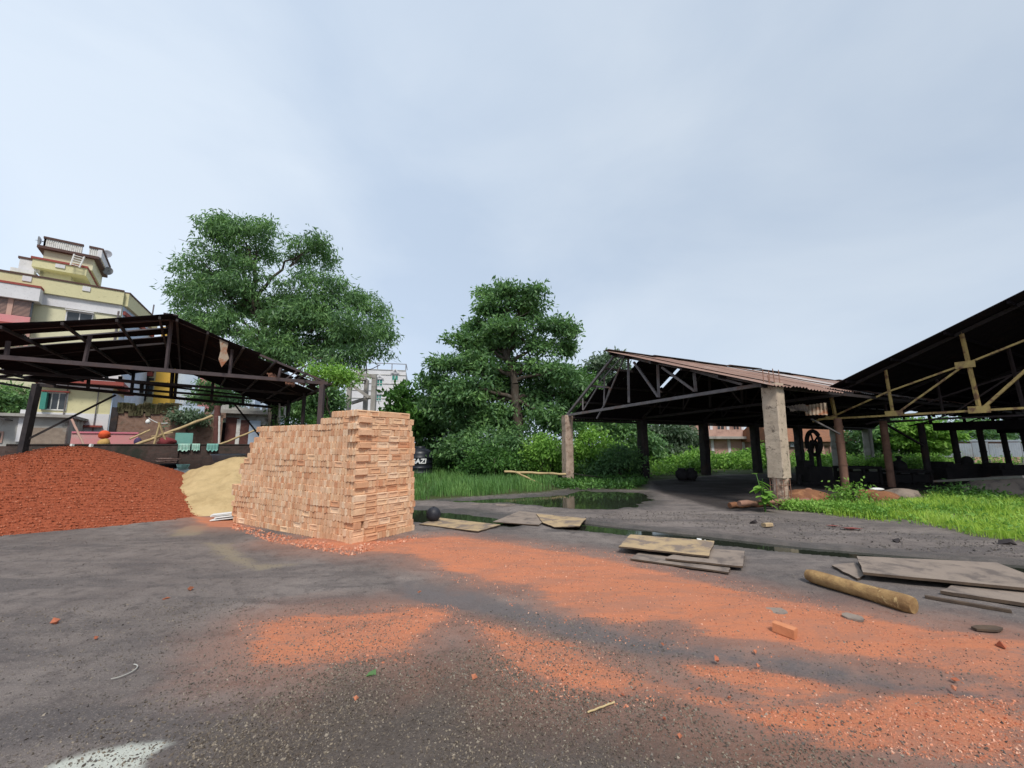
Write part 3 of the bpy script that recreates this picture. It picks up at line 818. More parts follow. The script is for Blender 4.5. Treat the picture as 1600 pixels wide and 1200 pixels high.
# ---- shed on the left: dark wrecked roof over the brick chip heap
T1 = Vector((.783, .622, 0)).normalized(); A1 = Vector((-.622, .783, 0)).normalized()
FR = D(507, 598.6, 13.1)
S1 = thing('wrecked_shed', 'dark wrecked open shed with missing roof sheets over the brick chip heap', 'shed', (FR.x - 4, FR.y - 2, 0))
PF = Plane(FR, T1); f1 = PF.at
lo, hi = 2.0, 20.0
def px_of(p):
    z = p.z - EYE; d = p.y * cp + z * sp; vv = -p.y * sp + z * cp
    return 800 + F * p.x / d, 600 - F * vv / d
for _ in range(60):
    mid = (lo + hi) / 2
    if px_of(FR + A1 * mid)[0] > 428: lo = mid
    else: hi = mid
DEP = mid
BR = FR + A1 * DEP
PB = Plane(BR, T1); b1 = PB.at
fpk = f1(267, 498); bpk = b1(276, 574)
# front left end: where the rake meets the chord, outside the picture
(ru0, rz0), (ru1, rz1) = PF.uz(267, 498), PF.uz(0, 514)
(cu0, cz0), (cu1, cz1) = PF.uz(507, 598.6), PF.uz(0, 558)
kr = (rz1 - rz0) / (ru1 - ru0); kc = (cz1 - cz0) / (cu1 - cu0)
ul = (cz0 - kc * cu0 - rz0 + kr * ru0) / (kr - kc); ul = max(ul, ru0 - (cu0 - ru0) * 1.5)
FL = PF.P(ul, cz0 + kc * (ul - cu0)); FLr = PF.P(ul, rz0 + kr * (ul - ru0))
bFR = f1(507, 597); BL = b1(58, 602); BRr = b1(430, 636)
PS = M['purple_steel']; SS = M['soot_steel']
m = MB(); fb = lambda p, q, w=.08: m.beam(f1(*p), f1(*q), w)
m.beam(FL, f1(512, 599), .08, .10); m.beam(FLr, fpk, .09); m.beam(fpk, f1(507, 596), .06)
for p, q in (((13, 533), (10, 556)), ((141, 524), (132, 567)), ((268, 500), (259, 581)), ((363, 546), (358, 589)), ((439, 575), (434, 595))): fb(p, q, .06)
fb((440, 596), (480, 570), .035); fb((462, 585), (505, 597), .03)
m.build('truss', PS, S1)
m = MB(); bb = lambda p, q, w=.08: m.beam(b1(*p), b1(*q), w)
bb((56, 601), (432, 637), .12); bb((56, 596), (276, 573), .08); bb((276, 573), (432, 634), .09)
bb((138, 590), (400, 620), .07); bb((139, 588), (137, 610), .08); bb((209, 582), (205, 616), .08); bb((270, 575), (267, 622), .1); bb((277, 573), (273, 622), .08)
bb((333, 597), (330, 628), .08); bb((381, 614), (379, 632), .08); bb((188, 588), (188, 596), .09); bb((222, 596), (221, 614), .10)
bb((255, 580), (310, 586), .05); bb((240, 600), (300, 606), .05)
m.build('truss', SS, S1)
for k in (.36, .68):
    m = MB(); g = lambda a, b: a.lerp(b, k)
    m.beam(g(FLr, BL), g(fpk, bpk), .07); m.beam(g(fpk, bpk), g(bFR, BRr), .07); m.beam(g(FL, BL) - Vector((0, 0, .02)), g(f1(507, 599), BRr), .08)
    m.build('truss', SS, S1)
def post(p, w, mat, base=None, label=None):
    m = MB(); q = base or Vector((p.x, p.y, -.1)); m.beam(q, p, w, w); return m.build('post', mat, S1)
post(f1(504, 600), .14, PS)
post(FL, .18, PS)
post(BL + Vector((0, 0, .05)), .20, SS, Vector((b1(28, 730).x, b1(28, 730).y, -.1)))
post(BRr, .19, SS)
post(f1(507, 599).lerp(BRr, .62), .12, SS); post(f1(507, 599).lerp(BRr, .3), .10, SS)
m = MB(); m.beam(b1(42, 687), b1(181, 617), .07); m.build('brace', SS, S1)
m = MB(); m.beam(b1(366, 631), b1(408, 684), .07); m.build('brace', SS, S1)
# left slope: strips of sheet with open strips between them; right slope nearly whole
lr = Roof(FLr - (fpk - FLr).normalized() * .3, BL - (bpk - BL).normalized() * .3, fpk, bpk)
mb = MB()
strips = [(-.045, .075, 0, 1.0), (.075, .13, .0, .50), (.13, .21, 0.0, 1.0), (.235, .34, .10, .99), (.34, .365, .06, .62), (.365, .47, .13, 1), (.46, .56, .2, 1), (.47, .51, -.02, .14), (.55, .66, .13, 1), (.655, .76, .24, 1), (.67, .70, 0, .18), (.75, .86, .14, 1), (.855, 1.01, .18, 1)]
for i, (a, b, c, d) in enumerate(strips): lr.sheet(mb, a, b, c, d + (.01 if d > .9 else 0), .012 * (i % 3), warp=.02, ns=8)
mb.build('roof', [M['roof_dark'], M['soot']], S1)
rr1 = Roof(bFR + (bFR - fpk).normalized() * .25, BRr + (BRr - bpk).normalized() * .25, fpk, bpk)
mb = MB(); v = -.03; i = 0
while v < 1:
    b = min(1.01, v + .085)
    if i == 0: rr1.sheet(mb, v, b, .50, 1.0, .0, warp=.03, ns=10); rr1.sheet(mb, v + .03, b, .22, .40, .03, warp=.03)
    elif i == 1: rr1.sheet(mb, v, b, .33, 1, .01, warp=.02, ns=8); rr1.sheet(mb, v + .02, b - .01, .06, .22, .01)
    elif i == 2: rr1.sheet(mb, v, b, .22, 1, .02, warp=.02); rr1.sheet(mb, v, b - .03, -.02, .1)
    else: rr1.sheet(mb, v, b, R.uniform(-.02, .05), 1.0, .012 * (i % 2), warp=.01)
    v += .0825; i += 1
mb.build('roof', [M['roof_dark'], M['soot']], S1)
lr.purlins(S1, (.02, .17, .34, .5, .66, .82, .96), SS, w=.05, h=.07, v0=-.05)
rr1.purlins(S1, (.03, .2, .4, .6, .8, .96), SS, w=.05, h=.07, v0=-.05)
mb = MB(); mb.beam(fpk - A1 * .3 + Vector((0, 0, .05)), bpk + Vector((0, 0, .05)), .3, .03); mb.build('ridge_cap', M['roof_dark'], S1)
m = MB(); q = f1(347, 547); m.add([q + T1 * a - A1 * .2 + Vector((0, 0, b)) for a, b in ((-.1, .30), (.12, .24), (.1, -.05), (.17, -.25), (.02, -.52), (-.07, -.3), (-.04, -.05))] +
      [q + T1 * a - A1 * .19 + Vector((0, 0, b)) for a, b in ((-.1, .30), (.12, .24), (.1, -.05), (.17, -.25), (.02, -.52), (-.07, -.3), (-.04, -.05))],
      [tuple(range(7)), tuple(reversed(range(7, 14)))] + [(i, i + 7, (i + 1) % 7 + 7, (i + 1) % 7) for i in range(7)])
m.build('torn_sheet', M['tin_scrap_pale'], S1)
M['tin_rust_red'] = worn('tin_rust_red', (.20, .095, .06), (.13, .06, .042), 5, (.12, .06, .04), 4, rough=.8)
for (px, py, w_, l_, dz) in ((428, 580, .22, .5, -.22), (456, 589, .26, .6, -.26), (474, 592, .22, .5, -.18)):
    q = f1(px, py); m = MB(); n_ = 10; vs = []
    for j in range(4):
        for i in range(n_ + 1):
            a = (i / n_ - .5) * w_; vs.append(q + T1 * a + A1 * (.1 + l_ * j / 3) + Vector((0, 0, dz * (1 - j / 3) ** 2 + .02 * math.sin(i * math.pi / 2) + .03 * math.sin(j * 2 + i * .6))))
    k = len(vs); vs += [p - Vector((0, 0, .008)) for p in vs]; fs = []
    for j in range(3):
        for i in range(n_): g_ = (j * (n_ + 1) + i, j * (n_ + 1) + i + 1, (j + 1) * (n_ + 1) + i + 1, (j + 1) * (n_ + 1) + i); fs += [g_, tuple(x + k for x in reversed(g_))]
    for i in range(n_): fs.append((i, i + k, i + 1 + k, i + 1))
    m.add(vs, fs); m.build('torn_sheet', M['tin_rust_red'], S1)

# ------------------------------------------------------------------ brick stack
C0 = G(549, 851); E2 = Vector((.56, .828, 0)).normalized(); E1 = (G(364, 816) - C0).normalized()
BL_, BH, BT = .24, .113, .072     # brick length, height on edge, thickness
LEN1 = (G(364, 816) - C0).length; LEN2 = 1.40
def brick_mesh(seed, frog):
    """a clay brick on edge: x length, y thickness, z height; small chips and worn arrises, a shallow frog on one broad face"""
    r = np.random.RandomState(seed); a, b, c = BL_ / 2, BT / 2, BH / 2; e = .011
    vs = []; fs = []
    for sx in (-1, 1):
        for (y, z) in ((-b, -c + e), (-b + e, -c), (b - e, -c), (b, -c + e), (b, c - e), (b - e, c), (-b + e, c), (-b, c - e)):
            vs.append([sx * (a + r.uniform(-.004, .003)), y + r.uniform(-.003, .002), z + r.uniform(-.002, .002)])
    fs = [tuple(reversed(range(8)))[::-1], tuple(range(8, 16))[::-1]]
    fs = [tuple(range(8)), tuple(reversed(range(8, 16)))]
    for k in range(8):
        if frog and k == 7: continue
        fs.append((k, k + 8, (k + 1) % 8 + 8, (k + 1) % 8))
    if frog:   # broad face between verts 7,0 (left end) and 15,8 (right end) at y = -b
        o = [7, 0, 8, 15]; i0 = len(vs); fx, fz, d = a - .028, c - .024, .011
        for (x, z) in ((-fx, fz), (-fx, -fz), (fx, -fz), (fx, fz)): vs.append([x, -b, z])
        for (x, z) in ((-fx, fz), (-fx, -fz), (fx, -fz), (fx, fz)): vs.append([x * .97, -b + d, z * .9])
        for k in range(4):
            k2 = (k + 1) % 4
            fs.append((o[k], o[k2], i0 + k2, i0 + k)); fs.append((i0 + k, i0 + k2, i0 + 4 + k2, i0 + 4 + k))
        fs.append((i0 + 4, i0 + 5, i0 + 6, i0 + 7))
    return np.array(vs), fs
PROTO = [brick_mesh(k, False) for k in range(5)] + [brick_mesh(20 + k, True) for k in range(4)]
PMESH = []
for k, (vs, fs) in enumerate(PROTO):
    me = bpy.data.meshes.new('brick'); me.from_pydata(vs.tolist(), [], fs); me.materials.append(M['brick_new_obj']); me.update(); PMESH.append(me)
bricks = []     # (position, heading, mesh index, size seen)
r = np.random.RandomState(21)
h1 = math.atan2(E1.y, E1.x); h2 = math.atan2(E2.y, E2.x)
NC = 20
for c in range(NC):
    z = BH / 2 + c * (BH + .0005) - .005
    left_in = max(0, (c - 6) * .058) if c > 3 else 0           # the far end steps inwards
    end1 = LEN1 - left_in - (c > 4) * .05 + r.uniform(-.04, .04)
    if c == NC - 1: end1 = .66
    if c == NC - 2: end1 = 1.08
    lean = .003 * c + .010 * math.sin(c * .9)
    wob = lambda t: .012 * math.sin(t * 2.3 + c * .5) + .008 * math.sin(t * 5.1 + c)
    start = .0
    # left face
    row_headers = (c % 2 == 0)
    t = start + (.0 if row_headers else BT + .004)
    while t < end1:
        if r.rand() < (.035 if t > .5 else .15):    # a stretcher, broad face to the yard
            p = C0 + E1 * (t + BL_ / 2) + E2 * (BT / 2 + wob(t) + lean + r.uniform(-.008, .008)); bricks.append((p, z + wob(t) * .25, h1 + math.pi + r.normal(0, .015), 5 + r.randint(4), .24)); 
            # another one behind it
            bricks.append((p + E2 * (BT + .004), z, h1 + r.normal(0, .01), r.randint(5), 0)); t += BL_ + r.uniform(.001, .005)
        else:
            n = r.randint(2, 5)
            o = r.uniform(-.005, .005)
            for k in range(n):
                p = C0 + E1 * (t + BT / 2) + E2 * (BL_ / 2 + wob(t) + lean + o + r.uniform(-.005, .005)); bricks.append((p, z + wob(t) * .25 + r.uniform(-.0015, .0015), h2 + r.normal(0, .012), r.randint(5), .072)); t += BT + r.uniform(.004, .012)
            t += r.uniform(0, .006)
    # right face, rows of broad faces and rows of ends in turn
    base_out = .06 if c == 0 else (.0 if c % 7 else -.02)
    len2 = LEN2 - (.13 if c == NC - 1 else 0) - .004 * c
    t = .245 if row_headers else .0
    broad = c % 2 == 1 or c in (6, 14)
    t = .0 if not row_headers else BL_ + .004
    while t + BT <= len2 + .03:
        if (broad or r.rand() < .2) and t + BL_ <= len2 + .03:
            p = C0 + E2 * (t + BL_ / 2) + E1 * (BT / 2 + lean - base_out + r.uniform(-.008, .008)); bricks.append((p, z + r.uniform(-.002, .002), h2 + r.normal(0, .015), 5 + r.randint(4), .3))
            bricks.append((p + E1 * (BT + .004), z, h2, r.randint(5), 0)); bricks.append((p + E1 * (2 * BT + .008), z, h2, r.randint(5), 0)); t += BL_ + r.uniform(.001, .006)
        else:
            p = C0 + E2 * (t + BT / 2) + E1 * (BL_ / 2 + lean + r.uniform(-.010, .010)); bricks.append((p, z + r.uniform(-.002, .002), h1 + r.normal(0, .02), r.randint(5), .085)); t += BT + r.uniform(.001, .007)
    # the far narrow end and the top layers
    t = BL_
    while t < LEN2 - .05:
        p = C0 + E1 * (end1 - BL_ / 2) + E2 * (t + BT / 2); bricks.append((p, z, h1 + r.normal(0, .02), r.randint(5), .0)); t += BT + .003
for (c, x0, x1) in ((NC - 1, .05, .62), (NC - 2, .62, 1.04), (NC - 3, 1.04, LEN1 - .95)):
    z = BH / 2 + c * (BH + .0005) - .005; y = .25
    while y + BL_ < LEN2 - .12:
        x = x0
        while x < x1: bricks.append((C0 + E1 * (x + BT / 2) + E2 * (y + BL_ / 2), z + r.uniform(-.003, .003), h2 + r.normal(0, .02), r.randint(5), 0)); x += BT + .003
        y += BL_ + .004
def frog_heading(p, h, k):
    return h
seen = sorted(range(len(bricks)), key=lambda i: -bricks[i][4] / ((bricks[i][0].x) ** 2 + bricks[i][0].y ** 2))
own = set(seen[:296])
BV = []; BF = []; nb = 0
big = MB()
for i, (p, z, h, k, s) in enumerate(bricks):
    if i in own:
        o = bpy.data.objects.new('brick', PMESH[k]); ROOT.objects.link(o); o.location = (p.x, p.y, z); o.rotation_euler = (r.normal(0, .012), r.normal(0, .008), h)
        tag(o, 'fresh orange clay brick laid on edge near the front corner of the tall brick stack', 'brick', 'bricks near the corner of the brick stack')
    else:
        vs, fs = PROTO[k]; a = r.normal(0, .012); ch, s_ = math.cos(h), math.sin(h)
        q = np.stack([vs[:, 0] * ch - vs[:, 1] * s_ + p.x, vs[:, 0] * s_ + vs[:, 1] * ch + p.y, vs[:, 2] + z], 1)
        big.add(q.tolist(), fs)
st = big.build('brick_stack', M['brick_new'])
tag(st, 'long wall of hundreds of stacked orange clay bricks beside the sand heap', 'bricks', kind='stuff')
core = MB()
for (x0, x1, zt) in ((.30, LEN1 - 1.0, (NC - 3) * BH), (LEN1 - 1.0, LEN1 - .55, (NC - 9) * BH)):
    q = [C0 + E1 * x0 + E2 * .26, C0 + E1 * x1 + E2 * .26, C0 + E1 * x1 + E2 * (LEN2 - .16), C0 + E1 * x0 + E2 * (LEN2 - .16)]
    core.hexa([Vector((v.x, v.y, 0)) for v in q][::-1] + [Vector((v.x, v.y, zt)) for v in q][::-1])
core.build('stack_core', M['brick_core'], st)

# ------------------------------------------------------------------ heaps
def chips(n, pos, size, seed, flat=.55):
    """n little broken pieces at pos (n,3)"""
    r = np.random.RandomState(seed)
    base = np.array([[1, 0, 0], [-1, 0, 0], [0, 1, 0], [0, -1, 0], [0, 0, 1], [0, 0, -1]], float)
    fc = np.array([[0, 2, 4], [2, 1, 4], [1, 3, 4], [3, 0, 4], [2, 0, 5], [1, 2, 5], [3, 1, 5], [0, 3, 5]])
    v = base[None] * r.uniform(.55, 1.25, (n, 6, 3)); v = v + r.uniform(-.25, .25, v.shape)
    v = v * (np.array([1, .75, flat]) * r.uniform(.7, 1.3, (n, 1, 3)))
    q = r.normal(size=(n, 4)); q /= np.linalg.norm(q, axis=1, keepdims=True)
    w, x, y, z = q.T
    Rm = np.stack([1 - 2 * (y * y + z * z), 2 * (x * y - z * w), 2 * (x * z + y * w), 2 * (x * y + z * w), 1 - 2 * (x * x + z * z), 2 * (y * z - x * w), 2 * (x * z - y * w), 2 * (y * z + x * w), 1 - 2 * (x * x + y * y)], 1).reshape(n, 3, 3)
    v = np.einsum('nij,nkj->nki', Rm, v) * np.asarray(size).reshape(n, 1, 1) + pos[:, None]
    return v.reshape(-1, 3), (fc[None] + 6 * np.arange(n)[:, None, None]).reshape(-1, 3)
def heap(name, c, d, ra, rb, h, rnd, res, mat, power=1.25, rough=.05, flat_top=.12, ra2=None, pw=2.0):
    """a tipped heap: profile falls at its angle of repose, foot spreading, top rounded"""
    u = Vector(d).normalized(); w = Vector((-u.y, u.x, 0))
    n = int(2 * ra / res); m_ = int(2 * rb / res)
    a = np.linspace(-1.15, 1.15, n); b = np.linspace(-1.15, 1.15, m_)
    Aa, Bb = np.meshgrid(a, b)
    Xw = c[0] + u.x * Aa * ra + w.x * Bb * rb; Yw = c[1] + u.y * Aa * ra + w.y * Bb * rb
    Ap = np.where(Aa > 0, Aa * ra / ra2, Aa) if ra2 else Aa
    rad = (np.abs(Ap) ** pw + np.abs(Bb) ** pw) ** (1 / pw) * (1 + .10 * (fbm(Xw * .6 + rnd, Yw * .6, 3) - .5))
    t = np.clip(1 - np.sqrt(rad ** 2 + flat_top ** 2), -.12, 1)
    zz = h * np.maximum(t, 0) ** power
    zz = zz + np.where(t > 0, rough * (fbm(Xw * 2.2, Yw * 2.2, 5) - .5) * 2 * np.clip(t * 6, 0, 1), 0) + np.where(t < 0, t * .5, 0)
    V = np.stack([Xw.ravel(), Yw.ravel(), zz.ravel()], 1)
    I = np.arange(n * m_).reshape(m_, n); Q = np.stack([I[:-1, :-1], I[:-1, 1:], I[1:, 1:], I[1:, :-1]], -1).reshape(-1, 4)
    return np_mesh(name, V, Q, mat, smooth=True), (a, b, zz, u, w)
RC = Vector((-11.25, 10.85, 0)); RA, RB = 6.0, 3.5
hp, (ha, hb, hz, hu, hw) = heap('brick_chip_heap', RC, T1, RA, RB, 1.80, 2.0, .09, M['heap_red'], 1.12, .05, .09, ra2=4.3, pw=2.5)
tag(hp, 'large red heap of broken brick chips under the wrecked shed', 'heap')
r = np.random.RandomState(8); nchip = 64000
aa = r.uniform(-1.02, 1.02, nchip); bb_ = r.uniform(-1.03, .55, nchip)
ii = np.clip(np.searchsorted(ha, aa), 1, len(ha) - 1); jj = np.clip(np.searchsorted(hb, bb_), 1, len(hb) - 1)
zz = hz[jj, ii]; kp = (zz > .0)
pos = np.stack([RC.x + hu.x * aa * RA + hw.x * bb_ * RB, RC.y + hu.y * aa * RA + hw.y * bb_ * RB, zz], 1)[kp]
V_, F_ = chips(len(pos), pos, r.uniform(.007, .018, len(pos)) + .014 * r.rand(len(pos)) ** 5, 9)
o = np_mesh('loose_chips', V_, F_, M['chip_red'], parent=hp); o['kind'] = 'stuff'
sd_, _ = heap('sand_heap', Vector((-8.1, 12.5, 0)), (1, 0, 0), 2.9, 2.75, 1.46, 7.0, .045, M['sand'], 1.0, .17, .09)
tag(sd_, 'pale yellow sand heap between the red chip heap and the brick stack', 'heap')

# ------------------------------------------------------------------ houses and walls behind the left shed
def uhat(p): return Vector((p.x, p.y, 0))
class Block:
    """a box-shaped building: front wall in a plane, features placed on that wall"""
    def __init__(s, name, label, cat, anchor, d, u0, u1, h, depth, mat, wall='wall', z0=0.0, parent=None):
        s.pl = Plane(anchor, d); s.away = s.pl.n if s.pl.n.dot(s.pl.p) > 0 else -s.pl.n
        s.sg = 1 if s.away.dot(s.pl.n) > 0 else -1
        s.root = parent or thing(name, label, cat, (s.pl.P((u0 + u1) / 2, 0).x, s.pl.P((u0 + u1) / 2, 0).y, 0))
        s.u0, s.u1, s.h = u0, u1, h
        if mat:
            m = MB(); s._box(m, u0, u1, z0, h, 0, depth); s.wall = m.build(wall, mat, s.root)
    def _box(s, m, u0, u1, z0, z1, o0, o1, mi=0):
        """o: distance behind the wall face (negative stands proud)"""
        c = s.pl.P((u0 + u1) / 2, (z0 + z1) / 2) + s.away * ((o0 + o1) / 2)
        return m.box(c, s.pl.d * (abs(u1 - u0) / 2), s.away * (abs(o1 - o0) / 2), Vector((0, 0, abs(z1 - z0) / 2)), mi)
    def part(s, name, mat, u0, u1, z0, z1, o0=-.05, o1=.05, parent=None):
        m = MB(); s._box(m, u0, u1, z0, z1, o0, o1); return m.build(name, mat, parent or s.root)
    def rect(s, a, b):
        """two picture points on the wall -> u0,u1,z0,z1"""
        q0, q1 = s.pl.uz(*a), s.pl.uz(*b)
        return min(q0[0], q1[0]), max(q0[0], q1[0]), min(q0[1], q1[1]), max(q0[1], q1[1])
    def window(s, r, frame, glass, bars=1, fw=.06, sill=None):
        u0, u1, z0, z1 = r
        m = MB(); s._box(m, u0 - fw, u0, z0 - fw, z1 + fw, -.05, .02); s._box(m, u1, u1 + fw, z0 - fw, z1 + fw, -.05, .02)
        s._box(m, u0, u1, z1, z1 + fw, -.05, .02); s._box(m, u0, u1, z0 - fw, z0, -.05, .02)
        for k in range(1, bars + 1):
            u = u0 + (u1 - u0) * k / (bars + 1); s._box(m, u - fw / 3, u + fw / 3, z0, z1, -.04, .01)
        w = m.build('window', frame, s.root)
        s.part('pane', glass, u0, u1, z0, z1, -.012, -.004, parent=w)
        if sill: s.part('sill', sill, u0 - .12, u1 + .12, z1 + fw, z1 + fw + .07, -.35, .0, parent=w)
        return w

def rail_posts(m, a, b, n, h, w=.09):
    for k in range(n + 1):
        p = a.lerp(b, k / n); m.beam(p, p + Vector((0, 0, h)), w)

# tall yellow apartment block, top left
yc = D(195, 458, 33)
YB = Block('apartment_block', 'tall pale yellow apartment block with a stepped stair tower and railings on its roof', 'building', yc, T1, -20, 0, yc.z, 11, M['plaster_cream'])
# the right-hand side wall turns back along a slightly different line
P = YB.pl
def yr(a, b): return YB.rect(a, b)
zt = yc.z
z_b1 = P.uz(192, 478)[1]; z_b2 = P.uz(188, 487)[1]
YB.part('parapet', M['plaster_yellow'], -20, .0, z_b1, zt, -.35, .0)
m = MB(); YB._box(m, -20, .0, zt, zt + .12, -.42, .1); m.build('coping', M['brown_trim'], YB.root)
YB.part('parapet_band', M['plaster_white'], -20, -.05, z_b2 - .35, z_b1, -.12, .0)
sd2 = Vector((-.48, .877, 0)).normalized()
SW = Block('', '', '', yc, sd2, 0, 9, 1, .3, None, parent=YB.root)
SW.sg = 1; SW.away = -SW.pl.n if (-SW.pl.n).x < 0 else SW.pl.n
SW.part('parapet', M['plaster_yellow'], 0, 9, z_b1, zt - .02, -.3, .02); SW.part('coping', M['brown_trim'], 0, 9, zt - .02, zt + .10, -.36, .1)
SW.part('wall', M['plaster_blue'], .05, 8.8, 0, z_b1, -.04, .1); SW.part('cornice', M['red_trim'], 0.05, 8.8, z_b2 - .2, z_b2 + .1, -.2, -.05)
YB.window(yr((106, 487), (142, 506)), M['plaster_white'], M['glass_dark'], 1, .08, M['plaster_white'])
m = MB(); u, z = P.uz(185, 492); m.tube([P.P(u, z_b2, -YB.sg * .1), P.P(u, 2, -YB.sg * .1)], .07, 6); m.build('drainpipe', M['grey_steel'], YB.root)
# balcony block on the left with lattice and red trim
bu1 = P.uz(68, 468)[0]; bz = P.uz(68, 457)[1]; bz2 = P.uz(66, 477)[1]; bz3 = P.uz(60, 503)[1]
YB.part('balcony_canopy', M['plaster_white'], -20, bu1, bz2, bz, -1.1, .0); YB.part('canopy_edge', M['red_trim'], -20, bu1 + .02, bz, bz + .16, -1.15, -.0)
m = MB(); YB._box(m, -20, bu1 - .3, bz3, bz2, -.72, -.66)
lat = m.build('balcony_lattice', M['glass_dark'], YB.root)
m = MB()
u = -19.6
while u < bu1 - .5:
    YB._box(m, u, u + .26, bz3, bz2, -.8, -.73); u += 1.05
for k in range(14):
    z = bz3 + (bz2 - bz3) * k / 14; YB._box(m, -19.9, bu1 - .4, z, z + .035, -.76, -.73)
m.build('lattice_bars', M['plaster_rose'], lat)
YB.part('balcony_wall', M['plaster_pink'], -20, bu1 - .3, bz3 - .5, bz3 + .08, -.95, -.82)
YB.part('balcony_slab', M['red_trim'], -20, bu1 - .2, bz3 - .72, bz3 - .5, -1.1, .0)
m = MB(); u = -20
while u < bu1 - .3: YB._box(m, u, u + .2, bz3 - 2.2, bz3 - .72, -1.0, -.92); u += .4
m.build('balcony_grille', M['plaster_rose'], YB.root)
# parapet lattice openings
for a, b in (((38, 433), (51, 443)), ((131, 449), (142, 458))):
    YB.part('vent_grille', M['plaster_white'], *yr(a, b), -.42, -.352)
# stair tower, set back on the roof
TW = Block('', '', '', yc + YB.away * 2.4, T1, 0, 1, 1, 1, None, parent=YB.root)
Q = TW.pl
def tr_(a, b): return TW.rect(a, b)
u0, z1_ = Q.uz(60, 411); u1, z1b = Q.uz(138, 424); u0b, zlow = Q.uz(60, 438)
dp = 5.0
def tier(a, b, za, zb, o, name, mat): return TW.part(name, mat, a, b, za, zb, o, dp)
z_led = Q.uz(100, 416)[1]; z_led2 = Q.uz(100, 428)[1]
tier(u0 + .3, u1 - 1.0, zt - 1.0, z_led2, .3, 'tower_wall', M['plaster_cream'])
tier(u0 - .2, u1 + .0, z_led2, z_led, -.6, 'tower_ledge', M['plaster_yellow'])
tier(u0 - .3, u1 + .05, z_led, z_led + .16, -.7, 'ledge_edge', M['red_trim'])
z_top = Q.uz(105, 396)[1]; ua = Q.uz(66, 400)[0]; ub = Q.uz(146, 405)[0]
tier(ua, ub, z_led + .16, z_top, .25, 'tower_wall', M['plaster_cream'])
tier(ua - .35, ub + .35, z_top, z_top + .22, -.15, 'ledge_edge', M['brown_trim'])
for a, b in (((90, 416), (104, 424)),): TW.part('vent_grille', M['plaster_white'], *tr_(a, b), -.68, -.61)
zr = z_top + .22; zh = Q.uz(100, 378.5)[1]
ra, rb_ = Q.uz(68, 388)[0], Q.uz(126, 396)[0]; rc, rd = Q.uz(140, 398)[0], Q.uz(152, 400)[0]
m = MB()
rail_posts(m, Q.P(ra, zr, TW.sg * .1), Q.P(rb_, zr, TW.sg * .1), 18, zh - zr, .10); 
rail_posts(m, Q.P(ra, zr, TW.sg * .1), Q.P(ra, zr, TW.sg * 4.5), 14, zh - zr, .10)
bal = m.build('balustrade', M['white_paint'], YB.root); m = MB(); rail_posts(m, Q.P(rc, zr, TW.sg * .1), Q.P(rd, zr, TW.sg * .1), 4, zh - zr, .10); m.build('balustrade', M['white_paint'], YB.root)
m = MB()
for a, b in ((ra - .1, rb_ + .1), (rc - .1, rd + .1)): TW._box(m, a, b, zh, zh + .17, -.02, .2)
TW._box(m, ra - .1, ra + .12, zh, zh + .17, .2, 4.7)
m.build('top_rail', M['brown_trim'], bal)
TW.part('roof_kerb', M['plaster_white'], rd, rd + .25, zr, zh, .0, 4.6); TW.part('top_rail', M['brown_trim'], rd - .05, rd + .32, zh, zh + .17, .0, 4.7)
def dish(px, py, Y, rad, ax, label):
    c = D(px, py, Y); m = MB(); a = Vector(ax).normalized()
    m.lathe(c, [(.02, .0), (rad * .5, .06 * rad), (rad * .8, .2 * rad), (rad, .4 * rad), (rad, .44 * rad), (rad * .8, .25 * rad), (.02, .05)], 20, axis=a)
    m.tube([c - a * .02, c - a * .35], .05, 6); m.tube([c + a * .1, c + a * rad * .9], .02, 5)
    return tag(m.build('round_dish', M['dish_grey']), label, 'dish')
dish(65, 377, 34.8, .42, (-.5, -.8, -.1), 'grey round dish on the left end of the white rooftop balustrade')
dish(167, 398, 36.5, .40, (.5, -.8, .15), 'grey round dish above the right edge of the stair tower top')
dish(170, 424, 36.0, .38, (.4, -.9, -.1), 'grey round dish under the right edge of the stair tower ledge')
# ladder against the tower and small roof structure on the left
m = MB()
for q in ((116, 397, 110, 414), (132, 401, 124, 418)): m.beam(Q.at(q[0], q[1], -TW.sg * .8), Q.at(q[2], q[3], -TW.sg * 1.1), .07)
for k in range(5):
    t = (k + .5) / 5; m.beam(Q.at(116 - 6 * t, 397 + 17 * t, -TW.sg * (.8 + .3 * t)), Q.at(132 - 8 * t, 401 + 17 * t, -TW.sg * (.8 + .3 * t)), .05)
tag(m.build('roof_ladder', M['white_paint']), 'small white ladder leaning below the gap in the rooftop balustrade', 'ladder')
sa, sz = Q.uz(28, 421); sb, _ = Q.uz(56, 424)
TW.part('roof_slab', M['plaster_white'], sa - .3, sb, sz - .3, sz, -.4, 2.5); TW.part('tower_wall', M['plaster_cream'], sa, u0 + .3, zt - .5, sz - .3, 0, 2)
TW.part('roof_kerb', M['plaster_white'], sa, sa + .9, sz, sz + .95, .0, .2); TW.part('top_rail', M['brown_trim'], sa - .1, sa + 1.0, sz + .95, sz + 1.12, -.05, .25)
m = MB(); rail_posts(m, Q.P(sa + 1.1, sz, 0), Q.P(sb, sz, 0), 5, .5, .08); m.build('balustrade', M['white_paint'], YB.root)
m = MB(); p = D(236, 495, 44); m.tube([p - Vector((0, 0, 4)), p + Vector((.15, 0, 1.4))], .07, 6); tag(m.build('roof_pole', M['grey_steel']), 'thin grey pole rising behind the right end of the yellow block', 'pole')

